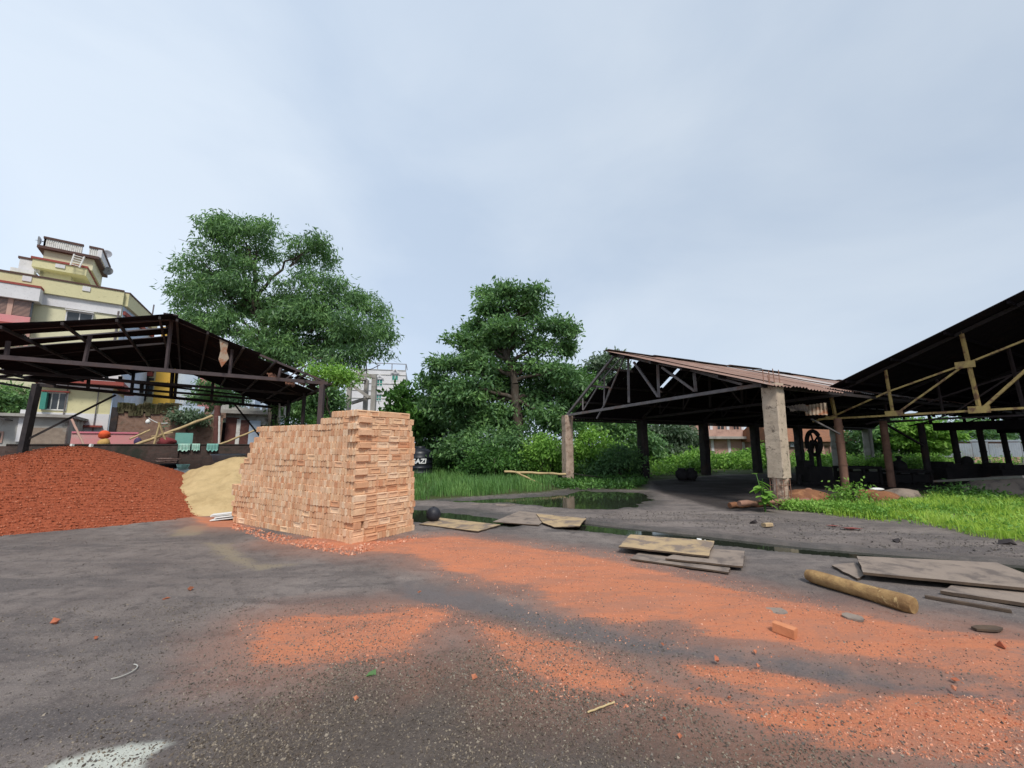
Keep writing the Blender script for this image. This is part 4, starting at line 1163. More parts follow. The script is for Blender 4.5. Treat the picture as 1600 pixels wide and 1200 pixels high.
# old grey plastered house at far left
ha_ = D(108, 653, 21.0)
HG = Block('old_house', 'low grey house with flaking plaster and mossy foot behind the leaning shed post', 'house', ha_, T1, -7.5, 0, ha_.z, 5, M['plaster_grey'])
pl = HG.pl
HG.part('wall_base', M['brick_dark'], -7.5, .0, 0, pl.uz(60, 697)[1], -.06, .0)
HG.part('roof', M['concrete_grey'], -7.6, .15, ha_.z, ha_.z + .14, -.35, 5.2)
b0 = HG.rect((45, 668), (106, 696)); HG.part('bare_brick', worn('bare_brick', (.30, .24, .19), (.22, .17, .135), 4, (.33, .31, .28), 2, rough=.95, bump_s=.6, bump_scale=10), b0[0], -.02, b0[2], b0[3], -.03, .0)
HG.part('pilaster', M['plaster_white'], *HG.rect((33, 640), (38, 690)), -.08, 0)
r0 = HG.rect((-6, 690), (3, 676)); HG.window(r0, M['plaster_rose'], M['glass_dark'], 1)
m = MB(); q0, q1 = pl.at(-10, 651, 0), pl.at(19, 657, 0); m.beam(q0 - HG.away * .4, q1 - HG.away * .5, .7, .05); m.build('awning', M['roof_dark'], HG.root)

# yellow and white house
hy = D(165, 690, 25.0); HU = Plane(hy, T1).uz(52, 650)[0]
zroof = Plane(hy, T1).uz(165, 603)[1]
HY = Block('yellow_house', 'two tone yellow and white house with a barred window and red roof edge', 'house', hy, T1, HU, 0, zroof, 6, M['plaster_yellow'])
pl = HY.pl
zy = pl.uz(160, 647)[1]; HY.part('lower_wall', M['plaster_white'], HU, .0, 0, zy, -.05, 0)
HY.part('roof', M['red_trim'], HU - .3, .5, zroof, zroof + .22, -.7, 6.2); HY.part('parapet', M['plaster_white'], HU - .1, .3, zroof + .22, zroof + .75, -.3, 6.0)
HY.part('roof_band', M['plaster_white'], HU, .0, zroof - .28, zroof, -.12, 0)
HY.window(HY.rect((71, 614), (101, 640)), M['white_paint'], M['glass_dark'], 2, .07, M['red_trim'])
HY.part('shutter', M['shutter_green'], *HY.rect((68.5, 614), (73, 640)), -.5, -.06)
HY.part('ledge', M['red_trim'], *HY.rect((108, 664), (160, 668)), -.35, -.05)
SD = Block('', '', '', hy, A1, 0.02, 5, 1, .3, None, parent=HY.root); SD.away = Vector((T1.x, T1.y, 0))
SD.part('side_wall', M['plaster_blue'], .0, 5.8, 0, zroof - .3, -.03, .05)
m = MB()
for k in (0, 1.3): 
    q = HY.pl.P(-1.9 + k, 0, -HY.sg * .12); m.tube([q, q + Vector((0, 0, zroof + .4))], .03, 5)
m.build('drainpipe', M['grey_steel'], HY.root)
# pink wall before it
hk = D(206, 698, 22.5); KU = Plane(hk, T1).uz(110, 690)[0]
PK = Block('pink_wall', 'low faded pink wall in front of the yellow and white house', 'wall', hk, T1, KU, .2, pl.uz(150, 676)[1] * .0 + Plane(hk, T1).uz(150, 677)[1], .25, M['plaster_pink'])
PK.part('wall_top', worn('pink_top', (.62, .20, .25), (.55, .17, .22), 2), KU, .2, PK.h, PK.h + .08, -.06, .3)
# ruined brick building with mossy top
hb_ = D(280, 675, 27)
RUz = Plane(hb_, T1).uz(230, 636)[1]; RU0 = Plane(hb_, T1).uz(184, 650)[0]
RU = Block('brick_ruin', 'roofless ruin of bare brown brick with moss along its top', 'ruin', hb_, T1, RU0, 0, RUz, 4, M['brick_old'])
m = MB(); r = np.random.RandomState(4)
for k in range(34):
    u = RU0 - RU0 * (k + .5) / 34; h = r.uniform(.12, .5) * (1.3 if k > 12 else .8)
    RU._box(m, u - .12, u + .12, RUz - r.uniform(.1, .6), RUz + h * .55, -.1, .5)
m.build('moss_top', worn('moss_brown', (.10, .085, .045), (.06, .055, .03), 5, (.045, .07, .02), 3, rough=1, bump_s=.9, bump_scale=12), RU.root)
for k in range(6):
    u, z = RU.pl.uz(195 + k * 6.5, 641 + k * .3); RU.part('wall_hole', M['soot'], u - .12, u + .12, z - .13, z + .13, -.01, .05)  # near-black squares paint the shade inside the holes
RU.part('side_pier', M['plaster_blue'], RU0 - .9, RU0 - .02, 0, RUz - .1, .2, 3); RU.part('side_pier', M['soot_steel'], RU0 - .3, RU0, 0, RUz - .1, -.1, .2)
# far colourful flats
hf = D(390, 640, 44)
FB = Block('painted_flats', 'far row of flats painted white, golden yellow, pale blue and pink', 'building', hf, (1, .25, 0), -16, 1.5, D(390, 585, 44).z + 1.5, 8, M['plaster_blue'])
pl = FB.pl
def fr(a, b, nm, mt, o0=-.3): return FB.part(nm, mt, *FB.rect(a, b), o0, 0)
hh = FB.h
def col_(x0, x1, mt, nm, o, top=0):
    u0 = pl.uz(x0, 640)[0]; u1 = pl.uz(x1, 640)[0]; return FB.part(nm, mt, u0, u1, 0, hh + top, o, 0)
col_(90, 196, M['plaster_white'], 'white_wall', -.5, .5); col_(196, 246, M['plaster_cream'], 'cream_wall', -.7, 1.5)
col_(246, 272, M['plaster_gold'], 'gold_wall', -1.0, 3); col_(298, 310, M['plaster_blue'], 'pier', -.4); col_(310, 335, M['plaster_pink'], 'pink_wall', -.35)
FB.part('ledge', M['plaster_gold'], *FB.rect((246, 598), (272, 601)), -1.3, -1.0); FB.window(FB.rect((249, 612), (259, 622)), M['plaster_gold'], M['plaster_gold'], 0)
FB.part('roof', M['red_trim'], *FB.rect((190, 578), (246, 590)), -1.2, .2)
m = MB()
for k in range(9): 
    u, z = pl.uz(212 + 3.2 * k, 600); FB._box(m, u - .05, u + .05, z - 1.8, z + .6, -.86, -.75)
m.build('window_bars', M['soot_steel'], FB.root)
FB.part('balcony_rail', M['white_paint'], *FB.rect((290, 615), (336, 617)), -.9, -.8)
for a, b in (((232, 592), (244, 618)),): FB.part('window', M['glass_dark'], *FB.rect(a, b), -.76, -.7)
m = MB(); 
for k in range(14): u, z = pl.uz(290 + 3.4 * k, 617); FB._box(m, u - .03, u + .03, z - .9, z, -.87, -.83)
m.build('balcony_rail', M['white_paint'], FB.root)
FB.part('side_tower', M['plaster_blue'], *FB.rect((356, 610), (405, 642)), -1.5, 0)
# concrete shack with brown doors
hc = D(428, 690, 27); CU = Plane(hc, T1).uz(337, 680)[0]
CHz = Plane(hc, T1).uz(400, 648)[1]
CH = Block('concrete_shack', 'grey flat roofed shack with brown and grey metal doors', 'house', hc, T1, CU, .3, CHz, 5, M['plaster_grey'])
CH.part('roof', M['concrete_grey'], CU - .2, .6, CHz, CHz + .22, -.55, 5.2)
m = MB(); r = np.random.RandomState(14)
for k in range(22):
    u = CU + (.5 - CU) * k / 22; CH._box(m, u, u + .16, CHz + .22, CHz + .22 + r.uniform(.08, .34), -.3, .2)
m.build('roof_rubble', M['plaster_grey'], CH.root)
for i, (a, b, mt) in enumerate((((354, 652), (370, 694), 'door_brown'), ((373, 656), (389, 694), 'door_brown'), ((390, 657), (404, 694), 'plaster_blue'))):
    CH.part('door', M[mt], *CH.rect(a, b), -.06 - .01 * i, -.0)
CH.part('door_post', M['white_paint'], *CH.rect((370.4, 655), (372.6, 694)), -.1, 0); CH.part('opening', M['soot'], *CH.rect((342, 660), (351, 694)), -.02, .0)  # opening is a flat panel with its inner shade painted on
CH.window(CH.rect((405, 664), (413, 669)), M['plaster_grey'], M['glass_dark'], 0)
# brick garden wall with rubble between ruin and shack
hw_ = D(338, 695, 24.5); WU = Plane(hw_, T1).uz(262, 690)[0]
GW = Block('rubble_wall', 'crumbling brick wall half hidden by bush and poles behind the dark yard wall', 'wall', hw_, T1, WU, .2, Plane(hw_, T1).uz(310, 652)[1], .3, M['brick_old'])
m = MB(); r = np.random.RandomState(24)
for k in range(20): u = WU + (.2 - WU) * k / 20; GW._box(m, u, u + .24, GW.h, GW.h + r.uniform(.0, .35), 0, .3)
m.build('broken_top', M['brick_old'], GW.root)
GW.part('patch', M['plaster_blue'], *GW.rect((280, 631), (320, 645)), 1.2, 1.4)

# dark yard wall at eye height
w0 = D(44, 702, 17.2); w1 = D(265, 698, 20.6)
wd = uhat(w1 - w0)
WL = Block('yard_wall', 'dark sooty brick yard wall at eye height behind the heaps', 'wall', w0, wd, -.6, 12.0, 1.64, .28, M['brick_dark'])
WL.part('wall_top', worn('wall_top', (.06, .045, .04), (.045, .04, .035), 3), -.6, 12.0, 1.64, 1.69, -.03, .31)
for k in range(3): WL.part('pier', M['brick_dark'], 1.2 + k * 3.4, 1.5 + k * 3.4, 0, 1.6, -.12, 0)
wp = WL.pl; wn = -WL.away
def on_wall(px, py, o=.08): return wp.at(px, py, -WL.sg * o)
def cloth(name, px0, px1, py1, mat, label, cat, seed):
    m = MB(); r = np.random.RandomState(seed); n = 14; vs = []
    a, b = on_wall(px0, 697), on_wall(px1, 697); zz = on_wall(px0, py1).z
    for j in range(6):
        for i in range(n + 1):
            p = a.lerp(b, i / n); t = j / 5
            if j == 0: q = Vector((p.x, p.y, 1.70)) + WL.away * .2
            else: q = Vector((p.x, p.y, 1.71 - (1.71 - zz) * (t - .2) / .8 * (1 - .25 * abs(i / n - .5) + .1 * math.sin(i * 1.3 + seed)))) + wn * (.02 + .035 * math.sin(i * 1.7 + seed) * t)
            vs.append(q)
    k = len(vs); fs = []
    vs += [p + wn * .012 for p in vs]
    for j in range(5):
        for i in range(n):
            q = (j * (n + 1) + i, j * (n + 1) + i + 1, (j + 1) * (n + 1) + i + 1, (j + 1) * (n + 1) + i); fs += [tuple(reversed(q)), tuple(x + k for x in q)]
    for i in range(n): a_ = 5 * (n + 1) + i; fs.append((a_, a_ + 1, a_ + 1 + k, a_ + k))
    m.add(vs, fs, smooth=True); return tag(m.build(name, mat), label, cat)
cloth('hanging_cloth', 278, 297, 705, M['cloth_green'], 'pale green cloth hung on the dark yard wall below the teal board', 'cloth', 1)
cloth('hanging_cloth', 299, 312, 704.5, M['cloth_green'], 'small green cloth between two others on the dark yard wall', 'cloth', 2)
cloth('hanging_cloth', 323, 341, 705, M['cloth_teal'], 'rightmost green cloth on the wall, straight above the metal basin', 'cloth', 5)
m = MB(); c = on_wall(287, 689, -.45); m.box(Vector((c.x, c.y, 1.72 + .22)), wd.normalized() * .36, WL.away * .02 + Vector((0, 0, .0)), Vector((0, 0, .32)))
m.box(Vector((c.x, c.y, 1.72 + .22)) - WL.away * .02, wd.normalized() * .30, WL.away * .012, Vector((0, 0, .27)))
tag(m.build('teal_board', M['cloth_teal']), 'square teal board standing behind the dark yard wall', 'board')
def lump(name, c, rx, ry, rz, mat, label, cat, seed=1, n=14, amp=.12, build=True, mb=None):
    m = mb or MB(); r = np.random.RandomState(seed); prof = []
    vs = []; c = Vector(c)
    for j in range(9):
        th = math.pi * j / 8
        for i in range(n):
            ph = 2 * math.pi * i / n; k = 1 + amp * (math.sin(3 * ph + seed + j * .7) * .5 + r.uniform(-.5, .5)) * math.sin(th)
            vs.append(c + Vector((rx * math.sin(th) * math.cos(ph) * k, ry * math.sin(th) * math.sin(ph) * k, -rz * math.cos(th))))
    fs = [(j * n + i, j * n + (i + 1) % n, (j + 1) * n + (i + 1) % n, (j + 1) * n + i) for j in range(8) for i in range(n)]
    m.add(vs, fs, smooth=True)
    return tag(m.build(name, mat), label, cat) if build else m
c = on_wall(259, 688, -.5); lump('red_bundle', (c.x, c.y, 1.72 + .05), .40, .3, .26, M['cloth_red'], 'dark red bundle lying beyond the wall between the poles', 'bundle', 3, amp=.45)
c = on_wall(163, 692, -.9); lump('yellow_sack', (c.x, c.y, 1.72 + .02), .24, .2, .22, M['sack_yellow'], 'yellow woven sack under the orange bundle by the pink wall', 'sack', 6, amp=.35)
lump('orange_bundle', (c.x - .06, c.y, 1.72 + .40), .22, .2, .21, M['cloth_orange'], 'bright orange bundle resting on the yellow sack', 'bundle', 9, amp=.4)
c = on_wall(216, 686, -.6); lump('purple_bundle', (c.x, c.y, 1.80), .16, .14, .2, worn('purple_cloth', (.07, .05, .12), (.05, .035, .09), 3), 'small dark purple bundle among the bamboo poles', 'bundle', 12)
# bamboo and rope beyond the wall
def pole(name, a, b, rad, mat, label, cat='pole'):
    m = MB(); a, b = Vector(a), Vector(b); n = 9; pts = [a.lerp(b, k / n) + Vector((0, 0, rad * .25 * math.sin(k * 2.1))) for k in range(n + 1)]
    m.tube(pts, [rad * (1 + .1 * math.sin(k * 3)) for k in range(n + 1)], 7); return tag(m.build(name, mat), label, cat)
pole('bamboo_pole', on_wall(203, 699, -.15), on_wall(331, 650, -2.0), .075, M['bamboo'], 'long thick bamboo pole slanting up behind the wall to the brown post')
pole('bamboo_pole', on_wall(338, 697, -.2), on_wall(412, 667, -1.6), .055, M['bamboo'], 'thin bamboo pole slanting in front of the brown doors')
pole('bamboo_pole', on_wall(203, 686, -.5), on_wall(234, 672, -1.0), .04, M['bamboo'], 'short thin bamboo pole lying beside the purple bundle')
pole('brown_post', on_wall(338, 700, -1.2), on_wall(340, 634, -1.2), .16, M['door_brown'], 'upright brown post beside the grey shack', 'post')
pole('white_post', on_wall(342, 698, -.9), on_wall(343, 650, -.9), .05, M['white_paint'], 'thin pale post close to the upright brown post', 'post')
m = MB(); ap = on_wall(249, 664, -.3)
for q in ((240, 697), (262, 697)): m.tube([on_wall(*q, -.3), ap, ap + (ap - on_wall(*q, -.3)) * .12], .045, 6)
m.tube([on_wall(236, 682, -.35), on_wall(270, 676, -.35)], .03, 6)
tag(m.build('pole_trestle', M['bamboo']), 'A shaped bamboo trestle standing behind the wall by the red bundle', 'trestle')
m = MB(); a = on_wall(232, 653, -2.2); b = on_wall(262, 661, -2.2)
m.tube([a.lerp(b, k / 8) - Vector((0, 0, .12 * math.sin(math.pi * k / 8))) for k in range(9)], .022, 5); m.lathe(a - Vector((0, 0, .2)), [(.01, -.12), (.09, -.08), (.11, 0), (.07, .1), (.01, .14)], 10)
tag(m.build('rope', M['litter_white']), 'pale rope with a white knot hanging before the brick ruin', 'rope')
pole('wooden_pole', on_wall(112, 655, -.6), on_wall(132, 697, -.1), .045, M['plaster_rose'], 'thin pale pink pole leaning beside the pink wall')
m = MB(); tz = 0
for px in (112, 142):
    m.beam(on_wall(px - 2, 706, .55), on_wall(px + 1, 694, .45), .10)
m.beam(on_wall(113, 699.5, .5), on_wall(142, 699.5, .5), .08)
m.beam(on_wall(112, 706, .55) - Vector((0, 0, 1.4)), on_wall(111, 702, .55), .08); m.beam(on_wall(141, 706, .55) - Vector((0, 0, 1.4)), on_wall(141, 702, .55), .08)
tag(m.build('wooden_trestle', M['white_paint']), 'small white wooden trestle peeping over the top of the red heap', 'trestle')
m = MB(); c = D(357, 712, 14.6); m.lathe((c.x, c.y, c.z - .2), [(.01, 0), (.40, .0), (.5, .22), (.53, .24), (.5, .26), (.38, .04), (.01, .04)], 22); m.tube([Vector((c.x, c.y, .0)), Vector((c.x, c.y, c.z - .19))], .3, 12)
tag(m.build('metal_basin', M['dish_grey']), 'round grey metal basin on a drum behind the top of the sand heap', 'basin')
# black crate, rubbish and cup at the foot of the wall
c = on_wall(247, 748, .7); m = MB(); cz = .0
d_ = wd.normalized()
for sx in (-1, 1): m.box(Vector((c.x, c.y, .36)) + d_ * (.62 * sx), d_ * .02, WL.away * .38, Vector((0, 0, .36)))
m.box(Vector((c.x, c.y, .36)) + WL.away * .36, d_ * .6, WL.away * .02, Vector((0, 0, .36))); m.box(Vector((c.x, c.y, .74)), d_ * .66, WL.away * .4, Vector((0, 0, .018))); m.box(Vector((c.x, c.y, .02)), d_ * .6, WL.away * .34, Vector((0, 0, .02)))
tag(m.build('black_bin', M['black_plastic']), 'black open fronted box at the foot of the dark wall between the heaps', 'box')
m = MB(); r = np.random.RandomState(3); c = on_wall(262, 736, .55)
for k in range(7): m.box(Vector((c.x, c.y, .82 + .03 * k)) + d_ * r.uniform(-.4, .4), d_ * .25, WL.away * .14 + d_ * r.uniform(-.1, .1), Vector((r.uniform(-.05, .05), 0, .02)))
tag(m.build('board_scraps', M['plaster_rose']), 'pale pink board scraps piled on the black box', 'scraps')
c = on_wall(272, 745, .9); lump('rubbish_heap', (c.x + .3, c.y, .18), .6, .4, .38, M['litter_white'], 'white rubbish heap between the black box and the sand', 'rubbish', 4, amp=.5)
m = MB(); m.lathe((c.x + .45, c.y - .1, .5), [(.01, 0), (.18, 0), (.27, .22), (.25, .22), (.17, .03), (.01, .03)], 16); tag(m.build('green_cup', M['cloth_green']), 'mint green plastic tub lying on the white rubbish', 'tub')
m = MB(); c = G(342, 812); r = np.random.RandomState(13)
for k in range(5): m.box(Vector((c.x, c.y, .03 + .025 * k)) + Vector((r.uniform(-.15, .2), r.uniform(-.08, .08), 0)), Vector((.22, .06, .02)), Vector((-.03, .09, 0)), Vector((0, .0, .008)))
tag(m.build('torn_paper', M['litter_white']), 'crumpled white paper sacks at the foot of the sand heap', 'paper')

# white flats, unfinished concrete frames further right
hw2 = D(632, 640, 62)
WF = Block('white_flats', 'tall white block of flats with green windows behind the concrete stair frame', 'building', hw2, (1, .22, 0), -8.5, 0, D(632, 579, 62).z, 9, M['plaster_white'])
pl = WF.pl
for a, b in (((613, 585), (621.5, 594)), ((589, 593.5), (597, 603)), ((589, 617.5), (595, 626))):
    w = WF.window(WF.rect(a, b), M['plaster_white'], M['shutter_green'], 1, .12)
    q = WF.rect(a, b); mid = (q[0] + q[1]) / 2; m = MB(); z = q[3] + .2
    for s_ in (-1, 1): m.beam(pl.P(mid + s_ * (q[1] - q[0]) * .75, z, -WF.sg * .25), pl.P(mid, z + .55, -WF.sg * .25), .12, .14)
    m.beam(pl.P(mid - (q[1] - q[0]) * .75, z, -WF.sg * .2), pl.P(mid + (q[1] - q[0]) * .75, z, -WF.sg * .2), .1); m.build('window_hood', M['plaster_white'], w)
for k, py in enumerate((579.5, 587, 601, 612, 624)): u, z = pl.uz(631, py); WF.part('string_course', M['plaster_grey'], -8.5, .0, z, z + .09, -.08, 0)
m = MB(); zt2 = WF.h
for u in (-8.3, -6.2, -4.2, -2.1, -.05): m.beam(pl.P(u, zt2, WF.sg * .1), pl.P(u, zt2 + 1.0, WF.sg * .1), .12)
m.beam(pl.P(-8.4, zt2 + 1, WF.sg * .1), pl.P(0, zt2 + 1, WF.sg * .1), .12); m.beam(pl.P(0, zt2 + 1, WF.sg * .1), pl.P(0, zt2 + 1, WF.sg * 5), .1); m.build('roof_railing', M['dish_grey'], WF.root)
# unfinished stair frame
sc_ = D(560, 650, 38); SP = Plane(sc_, (1, .15, 0))
SF = thing('unfinished_building', 'unfinished grey concrete stair frame rising behind the left end of the brick stack', 'building', uhat(sc_))
def cbeam(px0, py0, px1, py1, w, nm='beam', h=None, off=0, mat='concrete_grey'):
    m = MB(); m.beam(SP.at(px0, py0, off), SP.at(px1, py1, off), w, h); return m.build(nm, M[mat], SF)
def ccol(px, py, w, off=0):
    m = MB(); q = SP.at(px, py, off); m.beam(Vector((q.x, q.y, 0)), q, w); return m.build('column', M['concrete_grey'], SF)
ccol(585.5, 589, .42); ccol(573, 594, .36, 1.5); ccol(547, 596, .36, 2.5); ccol(571, 622, .34, 3)
for a in (((588, 589), (552, 584), .5), ): cbeam(a[0][0], a[0][1], a[1][0], a[1][1], a[2], 'slab', .3)
cbeam(552, 592, 573, 593, .9, 'slab', .22, 1.5); cbeam(540, 595, 577, 621, .5, 'stair_flight', .28, .5); cbeam(577, 621, 549, 630, .5, 'stair_flight', .26, 1.8); cbeam(570, 621, 583, 620, .6, 'landing', .26, .6)
m = MB()
for a, b in (((573, 588), (572, 562)), ((566, 586), (562, 572)), ((558, 584), (557, 570))): m.tube([SP.at(*a), SP.at(*b)], .05, 5)
m.tube([SP.at(568, 580), SP.at(582, 576), SP.at(594, 570)], .04, 5); m.build('rebar', M['soot_steel'], SF)
kf = D(690, 650, 44); KP = Plane(kf, (1, .1, 0))
KF = thing('unfinished_building', 'low unfinished concrete frame with a roof slab, glimpsed left of the middle tree', 'building', uhat(kf))
for px in (657, 673.5, 690, 706):
    m = MB(); q = KP.at(px, 632); m.beam(Vector((q.x, q.y, 0)), q, .42); m.build('column', M['concrete_grey'], KF)
m = MB(); m.beam(KP.at(652, 628), KP.at(712, 621), .5, .4); m.beam(KP.at(652, 628, 4), KP.at(712, 621, 4), .5, .4); m.build('roof_beam', M['concrete_grey'], KF)
m = MB(); q0, q1 = KP.at(650, 625), KP.at(714, 618); m.hexa([q0, q1, q1 + Vector((0, 5, 0)), q0 + Vector((0, 5, 0)), q0 + Vector((0, 0, .25)), q1 + Vector((0, 0, .25)), q1 + Vector((0, 5, .25)), q0 + Vector((0, 5, .25))]); m.build('slab', M['concrete_grey'], KF)
m = MB(); m.box(KP.at(685, 650, 6), (5, .4, 0), (0, .1, 0), (0, 0, 2.2)); m.build('back_wall', M['plaster_white'], KF)
# leaning concrete post left of stack and one pale ladder
m = MB(); a, b = D(447, 664, 19), D(441, 628, 19.2)
for o_ in (-.12, .12): m.beam(Vector((a.x + o_, a.y, 0)), Vector((b.x + o_, b.y, b.z)), .06)
for k in range(8): q = Vector((a.x, a.y, 0)).lerp(b, (k + .5) / 8); m.beam(q - Vector((.12, 0, 0)), q + Vector((.12, 0, 0)), .045)
tag(m.build('wooden_ladder', M['white_paint']), 'pale ladder leaning at the back right corner of the wrecked shed', 'ladder')

# ------------------------------------------------------------------ houses behind the right sheds
hp_ = D(1166, 735, 42)
zp = Plane(hp_, (1, .12, 0)).uz(1150, 648)[1]
PH = Block('pink_house', 'faded pink two storey house with dark windows seen under the middle shed', 'house', hp_, (1, .12, 0), -5.2, 0, zp, 7, M['plaster_rose'])
pl = PH.pl
for a, b in (((1120, 662), (1131, 671)), ((1145, 662), (1154, 671)), ((1122, 696), (1134, 704)), ((1146, 696), (1158, 703))): PH.window(PH.rect(a, b), M['plaster_rose'], M['glass_dark'], 1, .1)
zl = pl.uz(1150, 684)[1]; PH.part('balcony_slab', M['concrete_grey'], -5.4, .3, zl - .12, zl + .12, -.9, 0)
PH.part('upper_wall_stain', M['plaster_rose'], -5.2, .0, zl + .12, zl + .8, -.4, -.3)
PH.part('lower_wall', M['plaster_rose'], -5.2, 0, 0, zl - .12, -.04, 0)
for px in (1112, 1138, 1161): u, z = pl.uz(px, 690); PH.part('pilaster', M['plaster_white'], u - .14, u + .14, 0, zp, -.12, 0)
hr = D(1340, 730, 38)
zr_ = Plane(hr, (1, .1, 0)).uz(1300, 690)[1]
BH_ = Block('brick_house', 'old brick house with a rusty tiled roof seen between the rusty posts', 'house', hr, (1, .1, 0), -7.5, 0, zr_, 6, M['brick_house'])
pl = BH_.pl; zz = pl.uz(1300, 664)[1] + .4
m = MB(); m.hexa([pl.P(-7.8, zr_, -BH_.sg * .5), pl.P(.2, zr_, -BH_.sg * .5), pl.P(.2, zr_, BH_.sg * 6), pl.P(-7.8, zr_, BH_.sg * 6), pl.P(-7.8, zz, BH_.sg * 2.4), pl.P(.2, zz, BH_.sg * 2.4), pl.P(.2, zz, BH_.sg * 3), pl.P(-7.8, zz, BH_.sg * 3)])
m.build('roof', M['tile_rust'], BH_.root)
for px in (1284, 1297, 1310, 1322, 1334): u, z = pl.uz(px, 700); BH_.part('pilaster', M['plaster_rose'], u - .13, u + .13, 0, zr_, -.12, 0)
BH_.part('beam', M['plaster_rose'], -7.5, 0, zr_ - .35, zr_ - .05, -.16, 0)
for a in (1303, 1327): BH_.window(BH_.rect((a - 3, 697), (a + 4, 709)), M['plaster_rose'], M['glass_dark'], 1, .08)
BH_.part('side_panel', M['tin_grey'], *BH_.rect((1232, 688), (1244, 698)), -.2, 0)
tf = D(1470, 716, 36)
TF = thing('tin_fence', 'long pale grey tin fence in the distance beyond the steel shed', 'fence', uhat(tf))
TP = Plane(tf, (1, .06, 0)); ztf = TP.uz(1500, 693)[1]
for k in range(9):
    m = MB(); n = 26; vs = []
    u0 = k * 1.55
    for z in (.6, ztf + (.0 if k % 2 else .1)):
        for i in range(n + 1): vs.append(TP.P(u0 + 1.5 * i / n, z, .025 * math.sin(i * math.pi / 2)))
    kk = len(vs); vs += [p + TP.n * .01 for p in vs]
    fs = [(i, i + 1, n + 2 + i, n + 1 + i) for i in range(n)] + [(kk + i, kk + n + 1 + i, kk + n + 2 + i, kk + i + 1) for i in range(n)] + [(n + 1 + i, n + 2 + i, kk + n + 2 + i, kk + n + 1 + i) for i in range(n)]
    m.add(vs, fs); m.build('panel', M['tin_grey'], TF)
    m = MB(); q = TP.P(u0 - .02, 0, .06); m.beam(Vector((q.x, q.y, 0)), Vector((q.x, q.y, ztf + .15)), .09); m.build('post', M['grey_steel'], TF)
sh0 = D(1508, 702, 39); SHp = Plane(sh0, (1, .06, 0))
SHB = Block('tin_shop', 'low brown walled building with a pale tin roof behind the tin fence', 'building', sh0, (1, .06, 0), 0, 5.5, SHp.uz(1540, 690)[1], 4, M['plaster_rose'])
SHB.part('roof', M['tin_grey'], -.4, 5.9, SHB.h, SHB.h + .15, -.6, 4.3)

# ------------------------------------------------------------------ trees, shrubs, grass
def unit(v): return v / (np.linalg.norm(v, axis=1, keepdims=True) + 1e-9)
def leaf_quads(p, a, L, W, r, fold=.25):
    n = len(p); ref = unit(r.normal(size=(n, 3)) + np.array([0, 0, 1.2])); b = unit(np.cross(a, ref)); nn = np.cross(b, a)
    L = np.asarray(L).reshape(-1, 1); W = np.asarray(W).reshape(-1, 1)
    V = np.stack([p, p + a * L * .5 + b * W * .5 - nn * W * fold, p + a * L - nn * L * .1, p + a * L * .5 - b * W * .5 - nn * W * fold], 1)
    return V.reshape(-1, 3), np.arange(4 * n).reshape(n, 4)
def cloud(blobs, n, L, W, seed, droop=.35, sig=.22, per=11, shell=.55, flat=1.0, sub=0):
    """leaf sprays spread through lobes: many twigs near the outside, few inside, gaps between"""
    r = np.random.RandomState(seed)
    if sub:      # break each lobe into smaller uneven sprays so the outline is ragged
        nb_ = []
        for b in blobs:
            for k in range(sub):
                d = unit(r.normal(size=(1, 3)))[0]; q = np.array(b[0]) + d * np.array(b[1:]) * r.uniform(.5, 1.0); f = r.uniform(.22, .55)
                nb_.append((tuple(q), b[1] * f, b[2] * f, b[3] * f * 1.1))
            nb_.append((b[0], b[1] * .6, b[2] * .6, b[3] * .6))
        blobs = nb_
    vol = np.array([(b[1] * b[2] * b[3]) ** (2 / 3.) for b in blobs]); vol /= vol.sum()
    P = []; A = []
    for b, f in zip(blobs, vol):
        k = max(3, int(n * f / per)); d = unit(r.normal(size=(k, 3))); d[:, 2] = np.where(d[:, 2] < -.3, d[:, 2] * .4, d[:, 2])
        rad = shell + (1.05 - shell) * r.rand(k, 1) ** .6
        rad *= 1 + .22 * (fbm(d[:, 0] * 2.2 + seed, d[:, 1] * 2.2 + d[:, 2] * 1.7, 3)[:, None] - .5) * 2
        c = np.array(b[0]) + d * rad * np.array([b[1], b[2], b[3]])
        q = np.repeat(c, per, 0) + r.normal(size=(k * per, 3)) * sig * np.array([1, 1, .6 * flat])
        out = np.repeat(d, per, 0); a = unit(out * .5 + r.normal(size=q.shape) * .75 + np.array([0, 0, -droop]))
        P.append(q); A.append(a)
    P = np.concatenate(P); A = np.concatenate(A); m = len(P)
    return leaf_quads(P, A, r.uniform(.7, 1.25, m) * L, r.uniform(.7, 1.25, m) * W, r)
def lobe(cx, cy, rx, ry, Y, dy=0.0, deep=.8):
    """a crown lobe from its place in the picture at distance Y"""
    Yy = Y + dy; c = D(cx, cy, Yy); k = Yy / F
    return (tuple(c), rx * k, max(rx, ry) * k * deep, ry * k)
def limb_tube(mb, a, b, r0, r1, seed, bend=.12):
    r = np.random.RandomState(seed); a, b = Vector(a), Vector(b); n = 7; L = (b - a).length; pts = []; rs = []
    for k in range(n + 1):
        t = k / n; o = Vector(r.normal(0, 1, 3)) * L * bend * .25 * math.sin(math.pi * t); pts.append(a.lerp(b, t) + o + Vector((0, 0, L * .08 * math.sin(math.pi * t)))); rs.append(r0 + (r1 - r0) * t)
    mb.tube(pts, rs, 7)
